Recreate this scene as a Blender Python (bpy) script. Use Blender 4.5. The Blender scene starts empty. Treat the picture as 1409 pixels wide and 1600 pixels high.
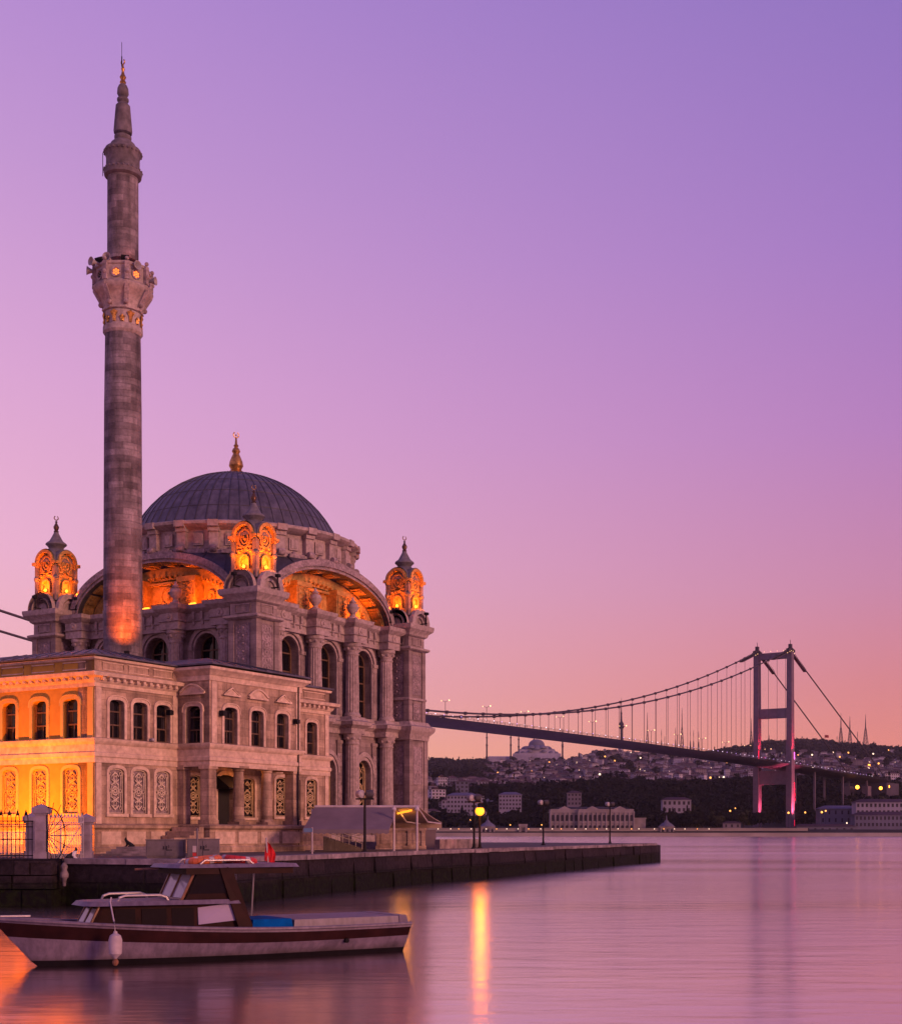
import bpy, bmesh, math, random
from mathutils import Matrix, Vector, noise
SC = bpy.context.scene
COL = SC.collection
R = math.radians
PI = math.pi

# ------------------------------------------------------------------ camera
F_PX, CX, HY = 2174.0, 766.0, 1302.0          # focal length and horizon measured on the 1409x1600 picture
CAM_Z = 2.5
cam_d = bpy.data.cameras.new("camera")
cam = bpy.data.objects.new("camera", cam_d)
COL.objects.link(cam)
cam.location = (0, 0, CAM_Z)
cam.rotation_euler = (R(90), 0, 0)
cam_d.sensor_fit = 'VERTICAL'
cam_d.sensor_height = 36.0
cam_d.lens = F_PX / 1600.0 * 36.0
cam_d.shift_x = (704.5 - CX) / 1600.0
cam_d.shift_y = (HY - 800.0) / 1600.0
cam_d.clip_start = 0.5
cam_d.clip_end = 20000
SC.camera = cam

# ------------------------------------------------------------------ sky and light
def lin(r, g, b):
    def f(c):
        c = c / 255.0
        return c / 12.92 if c <= 0.04045 else ((c + 0.055) / 1.055) ** 2.4
    return (f(r), f(g), f(b), 1.0)

world = bpy.data.worlds.new("World")
SC.world = world
world.use_nodes = True
wn, wl = world.node_tree.nodes, world.node_tree.links
wbg = wn["Background"]
wtc = wn.new("ShaderNodeTexCoord")
wsep = wn.new("ShaderNodeSeparateXYZ")
wl.new(wtc.outputs["Generated"], wsep.inputs[0])
def ramp(stops):
    n = wn.new("ShaderNodeValToRGB")
    el = n.color_ramp.elements
    while len(el) > 1:
        el.remove(el[-1])
    el[0].position = stops[0][0]; el[0].color = lin(*stops[0][1])
    for p, c in stops[1:]:
        e = el.new(p); e.color = lin(*c)
    wl.new(wsep.outputs["Z"], n.inputs[0])
    return n
sky_right = ramp([(0, (240, 142, 112)), (.04, (238, 144, 122)), (.10, (222, 138, 142)), (.17, (204, 138, 172)),
                  (.27, (184, 130, 192)), (.38, (164, 123, 197)), (.51, (143, 115, 193)), (1, (92, 82, 162))])
sky_left = ramp([(0, (255, 190, 146)), (.05, (255, 188, 158)), (.10, (248, 184, 188)), (.19, (238, 180, 210)),
                 (.30, (222, 168, 214)), (.42, (198, 153, 212)), (.52, (180, 140, 211)), (1, (112, 95, 176))])
wmr = wn.new("ShaderNodeMapRange")
wmr.inputs["From Min"].default_value = 0.27; wmr.inputs["From Max"].default_value = -0.32
wl.new(wsep.outputs["X"], wmr.inputs["Value"])
wmix = wn.new("ShaderNodeMix"); wmix.data_type = 'RGBA'
wl.new(wmr.outputs[0], wmix.inputs[0])
wl.new(sky_right.outputs[0], wmix.inputs[6]); wl.new(sky_left.outputs[0], wmix.inputs[7])
wl.new(wmix.outputs[2], wbg.inputs["Color"])
wbg.inputs["Strength"].default_value = 1.0

sun_d = bpy.data.lights.new("sun", 'SUN')
sun = bpy.data.objects.new("sun", sun_d)
COL.objects.link(sun)
sun_d.energy = 2.7
sun_d.color = (1.0, 0.465, 0.32)
sun_d.angle = R(14)
sun.rotation_euler = Vector((-0.78, 0.56, -0.20)).to_track_quat('-Z', 'Y').to_euler()

SC.view_settings.view_transform = 'Standard'
SC.view_settings.look = 'None'
SC.view_settings.exposure = 0.0
SC.view_settings.gamma = 1.0
SC.cycles.use_denoising = True
SC.cycles.volume_bounces = 0
SC.cycles.max_bounces = 6
SC.cycles.sample_clamp_indirect = 6.0

# ------------------------------------------------------------------ materials
class NT:
    def __init__(s, name):
        s.m = bpy.data.materials.new(name); s.m.use_nodes = True
        s.n, s.l = s.m.node_tree.nodes, s.m.node_tree.links
        s.b = s.n["Principled BSDF"]
    def new(s, t, **kw):
        n = s.n.new("ShaderNode" + t)
        for k, v in kw.items():
            setattr(n, k, v)
        return n
    def link(s, a, b): s.l.new(a, b)
    def math(s, op, a, b=None):
        n = s.new("Math", operation=op)
        for i, x in enumerate((a, b)):
            if x is None: continue
            if isinstance(x, (int, float)): n.inputs[i].default_value = x
            else: s.link(x, n.inputs[i])
        return n.outputs[0]
    def noise(s, vec, scale, detail=4, rough=.55):
        n = s.new("TexNoise")
        n.inputs["Scale"].default_value = scale; n.inputs["Detail"].default_value = detail
        n.inputs["Roughness"].default_value = rough
        if vec is not None: s.link(vec, n.inputs["Vector"])
        return n.outputs["Fac"]
    def mix(s, fac, a, b, blend='MIX'):
        n = s.new("Mix", data_type='RGBA', blend_type=blend)
        for i, x in ((0, fac), (6, a), (7, b)):
            if isinstance(x, (int, float)): n.inputs[i].default_value = x
            elif isinstance(x, tuple): n.inputs[i].default_value = x
            else: s.link(x, n.inputs[i])
        return n.outputs[2]
    def rng(s, v, a, b, c, d):
        n = s.new("MapRange")
        for i, x in enumerate((a, b, c, d)): n.inputs[i + 1].default_value = x
        s.link(v, n.inputs[0]); return n.outputs[0]
    def bump(s, h, strength, dist=.02):
        n = s.new("Bump"); n.inputs["Strength"].default_value = strength; n.inputs["Distance"].default_value = dist
        s.link(h, n.inputs["Height"]); s.link(n.outputs[0], s.b.inputs["Normal"])

def c4(c): return (c[0], c[1], c[2], 1.0)

def plain(name, col, rough=.6, metal=0.0, var=.25, scale=6.0, bump=0.1, spec=.3):
    t = NT(name)
    tc = t.new("TexCoord").outputs["Object"]
    n1 = t.noise(tc, scale); n2 = t.noise(tc, scale * .17, 3)
    f = t.math('MULTIPLY', t.rng(n1, .3, .7, 1 - var, 1 + var), t.rng(n2, .3, .7, 1 - var * .7, 1 + var * .7))
    t.link(t.mix(1.0, c4(col), f, 'MULTIPLY'), t.b.inputs["Base Color"])
    t.b.inputs["Roughness"].default_value = rough
    t.b.inputs["Metallic"].default_value = metal
    t.b.inputs["Specular IOR Level"].default_value = spec
    if bump: t.bump(n1, bump, .01)
    return t.m

def stone(name, ca, cb, bw, bh, var=.35, cyl=None, bump=.6, mort=.55, warp=.0, rough=.85, ms=.012):
    t = NT(name)
    tc = t.new("TexCoord").outputs["Object"]
    sp = t.new("SeparateXYZ"); t.link(tc, sp.inputs[0])
    if cyl: u = t.math('MULTIPLY', t.math('ARCTAN2', sp.outputs[1], sp.outputs[0]), cyl)
    else: u = t.math('ADD', sp.outputs[0], t.math('MULTIPLY', sp.outputs[1], .997))
    cm = t.new("CombineXYZ"); t.link(u, cm.inputs[0]); t.link(sp.outputs[2], cm.inputs[1])
    br = t.new("TexBrick", offset=.5, offset_frequency=2, squash=1.0)
    t.link(cm.outputs[0], br.inputs["Vector"])
    br.inputs["Color1"].default_value = c4(ca); br.inputs["Color2"].default_value = c4(cb)
    br.inputs["Mortar"].default_value = c4([x * mort for x in ca])
    br.inputs["Scale"].default_value = 1.0; br.inputs["Mortar Size"].default_value = ms
    br.inputs["Mortar Smooth"].default_value = .4
    br.inputs["Brick Width"].default_value = bw; br.inputs["Row Height"].default_value = bh
    nb = t.noise(tc, .9, 6, .65); ns = t.noise(tc, 9.0, 5, .6)
    mp = t.new("Mapping"); mp.inputs["Scale"].default_value = (1.6, 1.6, .22); t.link(tc, mp.inputs[0])
    streak = t.noise(mp.outputs[0], 1.3, 5, .6)
    f = t.math('MULTIPLY', t.rng(nb, .32, .68, 1 - var, 1 + var * .5), t.rng(ns, .3, .7, 1 - var * .5, 1 + var * .4))
    f = t.math('MULTIPLY', f, t.rng(streak, .36, .62, 1 - var * 1.1, 1.05))
    b2 = t.new("TexBrick", offset=.37, offset_frequency=2)
    wob = t.math('MULTIPLY', t.math('SUBTRACT', t.noise(tc, .5, 2), .5), .5)
    cm2 = t.new("CombineXYZ"); t.link(t.math('ADD', u, wob), cm2.inputs[0]); t.link(t.math('ADD', sp.outputs[2], .17), cm2.inputs[1]); t.link(cm2.outputs[0], b2.inputs["Vector"])
    for k_, v_ in (("Scale", 1.0), ("Mortar Size", 0.0), ("Brick Width", bw * 2.3), ("Row Height", bh * 1.0)): b2.inputs[k_].default_value = v_
    b2.inputs["Color1"].default_value = (1.08, 1.05, 1.05, 1); b2.inputs["Color2"].default_value = (.84, .80, .79, 1)
    colr = t.mix(1.0, br.outputs["Color"], b2.outputs["Color"], 'MULTIPLY')
    t.link(t.mix(1.0, colr, f, 'MULTIPLY'), t.b.inputs["Base Color"])
    t.b.inputs["Roughness"].default_value = rough
    t.b.inputs["Specular IOR Level"].default_value = .25
    h = t.math('ADD', t.math('MULTIPLY', br.outputs["Fac"], -.8), t.math('MULTIPLY', ns, .7))
    t.bump(h, bump, .025)
    return t.m

def emit(name, col, strength):
    t = NT(name)
    t.b.inputs["Base Color"].default_value = c4(col)
    t.b.inputs["Emission Color"].default_value = c4(col)
    t.b.inputs["Emission Strength"].default_value = strength
    return t.m

M = {}
M['stone'] = stone("weathered limestone", (.315, .245, .235), (.225, .172, .168), 1.15, .46, .26, bump=.7, mort=.7)
M['stone_trim'] = plain("carved limestone", (.30, .232, .224), .85, var=.28, scale=5, bump=.5)
M['annex'] = stone("annex limestone", (.53, .375, .27), (.34, .235, .17), 1.3, .42, .36, bump=.6, mort=.62)
M['annex_trim'] = plain("annex trim stone", (.51, .365, .275), .8, var=.24, scale=4, bump=.4)
M['plaster'] = plain("ochre lamp tinted plaster", (.40, .215, .035), .85, var=.12, scale=2.2, bump=.12)  # ochre deepened towards orange to carry the floodlight's glow
M['plaster_trim'] = plain("lamp tinted plaster trim", (.48, .30, .095), .8, var=.10, scale=3, bump=.1)  # trim colour warmed the same way for the lamplight
M['minaret'] = stone("minaret masonry", (.265, .222, .245), (.128, .103, .118), .85, .34, .42, cyl=.98, bump=1.0, mort=.8, ms=.014)
M['carve'] = plain("carved ornament stone", (.24, .18, .19), .85, var=.4, scale=7, bump=.6)
M['glass'] = plain("dark window glass", (.007, .006, .009), .06, var=.1, bump=0)
M['wood'] = plain("dark window wood", (.10, .055, .035), .6, var=.3, scale=9)
M['iron'] = plain("black iron", (.016, .014, .016), .6, var=.2, spec=.1)
M['gold'] = plain("gilded copper", (.42, .22, .07), .42, .85, var=.4, scale=6, bump=.2)
M['grille'] = plain("gilt window grille", (.50, .36, .20), .6, .2, var=.2, bump=.1)
M['stone_grille'] = plain("pale lattice stone", (.56, .44, .34), .8, var=.2)
M['dark'] = plain("dark recess", (.02, .017, .017), .9, var=.1)

def lead(name, col, seam_u, seam_v):
    t = NT(name)
    tc = t.new("TexCoord").outputs["Object"]
    n1 = t.noise(tc, 1.1, 6, .65)
    mp = t.new("Mapping"); mp.inputs["Scale"].default_value = (2, 2, .4); t.link(tc, mp.inputs[0])
    n2 = t.noise(mp.outputs[0], 1.6, 4)
    f = t.math('MULTIPLY', t.rng(n1, .3, .7, .65, 1.3), t.rng(n2, .35, .65, .7, 1.2))
    t.link(t.mix(1.0, c4(col), f, 'MULTIPLY'), t.b.inputs["Base Color"])
    t.b.inputs["Roughness"].default_value = .55
    t.b.inputs["Metallic"].default_value = .25
    t.bump(n2, .3, .03)
    return t.m
M['lead'] = lead("lead roof sheet", (.085, .078, .105), 1, 1)
M['lead_dark'] = lead("dark lead sheet", (.060, .056, .072), 1, 1)
M['lead_seam'] = plain("lead standing seam", (.05, .047, .06), .6, .2, var=.2)

# ------------------------------------------------------------------ mesh builder
class MB:
    def __init__(s): s.v, s.f, s.mi, s.M, s.cur = [], [], [], None, 0
    def add(s, vs, fs):
        o = len(s.v)
        if s.M is not None: s.v += [tuple(s.M @ Vector(p)) for p in vs]
        else: s.v += [tuple(p) for p in vs]
        s.f += [tuple(i + o for i in f) for f in fs]
        s.mi += [s.cur] * len(fs)
        return s
    def box(s, x0, y0, z0, x1, y1, z1, bottom=True):
        vs = [(x0, y0, z0), (x1, y0, z0), (x1, y1, z0), (x0, y1, z0), (x0, y0, z1), (x1, y0, z1), (x1, y1, z1), (x0, y1, z1)]
        fs = [(0, 1, 5, 4), (1, 2, 6, 5), (2, 3, 7, 6), (3, 0, 4, 7), (4, 5, 6, 7)]
        if bottom: fs.append((3, 2, 1, 0))
        return s.add(vs, fs)
    def cbox(s, c, d): return s.box(c[0] - d[0] / 2, c[1] - d[1] / 2, c[2] - d[2] / 2, c[0] + d[0] / 2, c[1] + d[1] / 2, c[2] + d[2] / 2)
    def prism_y(s, poly, y0, y1):                  # poly of (x,z), extruded along y
        n = len(poly)
        a = sum(poly[i][0] * poly[(i + 1) % n][1] - poly[(i + 1) % n][0] * poly[i][1] for i in range(n))
        if a < 0: poly = poly[::-1]
        vs = [(p[0], y0, p[1]) for p in poly] + [(p[0], y1, p[1]) for p in poly]
        fs = [tuple(range(n)), tuple(range(2 * n - 1, n - 1, -1))]
        fs += [((i + 1) % n, i, n + i, n + (i + 1) % n) for i in range(n)]
        return s.add(vs, fs)
    def prism_x(s, poly, x0, x1):                  # poly of (y,z)
        n = len(poly)
        a = sum(poly[i][0] * poly[(i + 1) % n][1] - poly[(i + 1) % n][0] * poly[i][1] for i in range(n))
        if a < 0: poly = poly[::-1]
        vs = [(x0, p[0], p[1]) for p in poly] + [(x1, p[0], p[1]) for p in poly]
        fs = [tuple(range(n - 1, -1, -1)), tuple(range(n, 2 * n))]
        fs += [(i, (i + 1) % n, n + (i + 1) % n, n + i) for i in range(n)]
        return s.add(vs, fs)
    def prism_z(s, poly, z0, z1):
        n = len(poly)
        a = sum(poly[i][0] * poly[(i + 1) % n][1] - poly[(i + 1) % n][0] * poly[i][1] for i in range(n))
        if a < 0: poly = poly[::-1]
        vs = [(p[0], p[1], z0) for p in poly] + [(p[0], p[1], z1) for p in poly]
        fs = [tuple(range(n - 1, -1, -1)), tuple(range(n, 2 * n))]
        fs += [(i, (i + 1) % n, n + (i + 1) % n, n + i) for i in range(n)]
        return s.add(vs, fs)
    def lathe(s, prof, cx=0, cy=0, seg=24, flute=0, depth=0, a0=0.0):
        vs, fs = [], []
        for r, z in prof:
            for k in range(seg):
                a = a0 + 2 * PI * k / seg
                rr = r * (1 - (depth if flute and (k % 2) else 0))
                vs.append((cx + rr * math.cos(a), cy + rr * math.sin(a), z))
        n = len(prof)
        for j in range(n - 1):
            for k in range(seg):
                fs.append((j * seg + k, j * seg + (k + 1) % seg, (j + 1) * seg + (k + 1) % seg, (j + 1) * seg + k))
        fs.append(tuple(range(seg - 1, -1, -1)))
        fs.append(tuple((n - 1) * seg + k for k in range(seg)))
        return s.add(vs, fs)
    def tube(s, pts, r, seg=6, closed=False, r1=None):
        pts = [Vector(p) for p in pts]; n = len(pts)
        vs, fs = [], []
        for i, p in enumerate(pts):
            if closed: d = pts[(i + 1) % n] - pts[i - 1]
            else: d = pts[min(i + 1, n - 1)] - pts[max(i - 1, 0)]
            d.normalize()
            up = Vector((0, 0, 1)) if abs(d.z) < .9 else Vector((0, 1, 0))
            a = d.cross(up).normalized(); b = a.cross(d)
            rr = r if r1 is None else r + (r1 - r) * i / max(n - 1, 1)
            for k in range(seg):
                t = 2 * PI * k / seg + PI / seg
                vs.append(p + a * rr * math.cos(t) + b * rr * math.sin(t))
        m = n if closed else n - 1
        for i in range(m):
            j = (i + 1) % n
            for k in range(seg):
                fs.append((i * seg + k, i * seg + (k + 1) % seg, j * seg + (k + 1) % seg, j * seg + k))
        if not closed:
            fs.append(tuple(range(seg - 1, -1, -1))); fs.append(tuple((n - 1) * seg + k for k in range(seg)))
        # orient faces outward
        return s.add(vs, [f[::-1] for f in fs])
    def ball(s, c, r, seg=12, rings=8, sz=1.0):
        prof = [(max(r * math.sin(PI * j / rings), r * .02), c[2] - r * sz * math.cos(PI * j / rings)) for j in range(rings + 1)]
        return s.lathe(prof, c[0], c[1], seg)
    def band(s, inner, outer, y0, y1, closed=False):   # ribbon between two (x,z) outlines, front at y0 (outside)
        n = len(inner)
        vs = [(p[0], y0, p[1]) for p in inner] + [(p[0], y0, p[1]) for p in outer] + [(p[0], y1, p[1]) for p in inner] + [(p[0], y1, p[1]) for p in outer]
        fs = []
        for i in range(n if closed else n - 1):
            j = (i + 1) % n
            fs += [(i, j, n + j, n + i), (n + i, n + j, 3 * n + j, 3 * n + i), (j, i, 2 * n + i, 2 * n + j)]
        if not closed:
            fs += [(0, n, 3 * n, 2 * n), (n - 1, 3 * n - 1, 4 * n - 1, 2 * n - 1)]
        return s.add(vs, fs)
    def sweep(s, prof, path, closed=False):   # prof of (out,z), path of (x,y); outward is the right of the direction of travel
        n = len(path); P = [Vector((p[0], p[1])) for p in path]
        vs, fs = [], []; m = len(prof)
        for i in range(n):
            d0 = (P[i] - P[i - 1]) if (closed or i > 0) else (P[1] - P[0])
            d1 = (P[(i + 1) % n] - P[i]) if (closed or i < n - 1) else d0
            d0 = d0.normalized(); d1 = d1.normalized()
            n0 = Vector((d0.y, -d0.x)); n1 = Vector((d1.y, -d1.x))
            b = n0 + n1
            b = b.normalized() if b.length > 1e-6 else n0
            k = 1.0 / max(b.dot(n0), .3)
            for o, z in prof:
                q = P[i] + b * (o * k)
                vs.append((q.x, q.y, z))
        for i in range(n if closed else n - 1):
            j = (i + 1) % n
            for a in range(m - 1):
                fs.append((i * m + a, j * m + a, j * m + a + 1, i * m + a + 1))
        if not closed:
            fs.append(tuple(range(m - 1, -1, -1))); fs.append(tuple((n - 1) * m + a for a in range(m)))
        return s.add(vs, fs)
    def wall(s, x0, x1, z0, z1, y0, y1, ops):   # wall slab with arched openings (xc, w, zb, zspring, ztop)
        ops = sorted(ops); x = x0
        for xc, w, zb, zs, zt in ops:
            a, b = xc - w / 2, xc + w / 2
            if a > x: s.box(x, y0, z0, a, y1, z1)
            if zb > z0: s.box(a, y0, z0, b, y1, zb)
            arc = [arcpt(xc, w, zs, zt, PI * k / 12) for k in range(13)]
            for k in range(12):
                p, q = arc[k], arc[k + 1]
                s.prism_y([(q[0], q[1]), (p[0], p[1]), (p[0], z1), (q[0], z1)], y0, y1)
            x = b
        if x < x1: s.box(x, y0, z0, x1, y1, z1)
        return s

def arcpt(xc, w, zs, zt, a):            # flattened towards a basket arch when ARC[0] is below 1
    c, s = math.cos(a), max(math.sin(a), 0.0)
    return (xc + w / 2 * math.copysign(abs(c) ** ARC[0], c), zs + (zt - zs) * s ** ARC[0])
def arch(xc, w, zb, zs, zt, n=14):
    return [(xc + w / 2, zb)] + [arcpt(xc, w, zs, zt, PI * k / n) for k in range(n + 1)] + [(xc - w / 2, zb)]

def obj(name, mb, mats, parent=None, smooth=35, label=None):
    me = bpy.data.meshes.new(name)
    me.from_pydata(mb.v, [], mb.f)
    if len(mb.f) < 60000:
        bm = bmesh.new(); bm.from_mesh(me); bmesh.ops.recalc_face_normals(bm, faces=bm.faces); bm.to_mesh(me); bm.free()
    if not isinstance(mats, (list, tuple)): mats = [mats]
    for m in mats: me.materials.append(M[m] if isinstance(m, str) else m)
    if len(mats) > 1: me.polygons.foreach_set("material_index", mb.mi)
    if smooth:
        me.polygons.foreach_set("use_smooth", [True] * len(me.polygons))
        me.set_sharp_from_angle(angle=R(smooth))
    me.update()
    o = bpy.data.objects.new(name, me)
    COL.objects.link(o)
    if parent: o.parent = parent
    if label: o['label'] = label
    return o
def tag(o, label, cat, group=None, kind=None):
    if label: o['label'] = label
    if cat: o['category'] = cat
    if group: o['group'] = group
    if kind: o['kind'] = kind
    return o
def thing(name, label, cat, loc=(0, 0, 0), rz=0.0, group=None):
    o = bpy.data.objects.new(name, None)
    COL.objects.link(o); o.location = loc; o.rotation_euler = (0, 0, rz)
    o.empty_display_size = .3
    return tag(o, label, cat, group)
def struct(name, mb, mats, smooth=0):
    o = obj(name, mb, mats, None, smooth); o['kind'] = 'structure'; return o
def dup(o, parent=None, loc=None, rz=None):
    c = o.copy(); COL.objects.link(c)
    if parent: c.parent = parent
    if loc is not None: c.location = loc
    if rz is not None: c.rotation_euler = (0, 0, rz)
    for ch in list(o.children): dup(ch, c)
    return c
def lamp(kind, parent, loc, col, power, radius=.1, aim=None, cone=None, blend=.8, name="light"):
    d = bpy.data.lights.new(name, kind); d.color = col; d.energy = power
    d.shadow_soft_size = radius
    o = bpy.data.objects.new(name, d); COL.objects.link(o)
    if parent: o.parent = parent
    o.location = loc
    if aim is not None: o.rotation_euler = (Vector(aim) - Vector(loc)).to_track_quat('-Z', 'Y').to_euler()
    if kind == 'SPOT': d.spot_size = R(cone); d.spot_blend = blend
    return o
GZ = 1.6                                    # promenade level above the water
def at(px, Y): return (px - CX) / F_PX * Y  # world x of a measured column at distance Y
ORANGE = (1.0, .145, .002)
ARC = [1.0]
ROT = math.atan2(.870, .493)                # both old buildings share this bearing

# ================================================================== prayer hall of the mosque
M['flood_body'] = emit("sodium floodlight lens", (1.0, .30, .02), 4)
M['lamp_tint_stone'] = plain("limestone tinted for lamplight", (.30, .18, .06), .8, var=.35, scale=6, bump=.35)  # stone tinted orange so the lamp glow sits in its colour
M['finial_dark'] = plain("weathered bronze finial", (.11, .06, .04), .45, .6, var=.3)
MX, MY = -15.7, 86.0
mosque = thing('mosque', 'domed stone mosque with arched tympanums and lit corner turrets behind the two storey pavilion', 'mosque', (MX, MY, 0), ROT)
YW = -6.9                                    # wall plane of a face, tower axes stand at 7.5

def zarch(x, a=6.3, rise=3.1): return 15.3 + (rise * math.sqrt(max(0, 1 - (x / a) ** 2)) if abs(x) < a else 0)
ENT = []                                     # path of the entablature with ressauts over the four columns
CXS = (-5.55, -1.87, 1.87, 5.55)
ENT.append((-6.7, YW - .30))
for cx in CXS:
    ENT += [(cx - .55, YW - .30), (cx - .55, YW - 1.0), (cx + .55, YW - 1.0), (cx + .55, YW - .30)]
ENT.append((6.7, YW - .30))
WX = (-3.7, 0.0, 3.7)

def lattice(w, zb, zs, zt, xc=0.0, y=0.0, t=.035, n=2):
    """interlaced grille: border, two crossed bays and a central rosette"""
    g = MB()
    hw = w / 2
    out = arch(xc, w, zb, zs, zt, 10)
    g.tube([(p[0], y, p[1]) for p in out], t, 4, closed=True)
    ins = arch(xc, w - 6 * t, zb + 3 * t, zs - t, zt - 3 * t, 10)
    zc = (zb + zt) / 2
    rr = hw * .42
    def ring(cx, cz, r, k=14, th=t): g.tube([(cx + r * math.cos(2 * PI * i / k), y, cz + r * math.sin(2 * PI * i / k)) for i in range(k)], th, 4, closed=True)
    ring(xc, zc, rr); ring(xc, zc, rr * .45)
    for i in range(8):
        a = 2 * PI * i / 8
        g.tube([(xc + rr * .45 * math.cos(a), y, zc + rr * .45 * math.sin(a)), (xc + rr * math.cos(a), y, zc + rr * math.sin(a))], t * .7, 4)
    for sgn in (-1, 1):
        z0 = zc + sgn * rr; z1 = (zt if sgn > 0 else zb) - sgn * (zt - zb) * .06
        L = z1 - z0
        for s2 in (-1, 1):
            x0 = xc + s2 * hw * .52
            g.tube([(x0, y, zc), (x0, y, z0 + L * .12), (xc - s2 * hw * .5, y, z0 + L * .48), (xc - s2 * hw * .5, y, z0 + L * .68), (xc, y, z0 + L * .98)], t, 4)
            g.tube([(xc + s2 * hw * .3, y, z0 + L * .05), (xc + s2 * hw * .3, y, z0 + L * .2), (xc - s2 * hw * .22, y, z0 + L * .5), (xc - s2 * hw * .22, y, z0 + L * .75)], t * .7, 4)
            g.tube([(xc + s2 * hw * .76, y, zc + sgn * .1), (xc + s2 * hw * .76, y, z0 + L * .75)], t * .8, 4)
            ring(xc + s2 * hw * .76, z0 + L * .86, hw * .16, 8, t * .7)
        ring(xc, z0 + L * .78, hw * .17, 8, t * .7)
        ring(xc, z0 + L * .30, hw * .2, 8, t * .7)
    for s2 in (-1, 1):
        ring(xc + s2 * hw * .72, zc, hw * .18, 8, t * .7)
    return g

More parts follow.
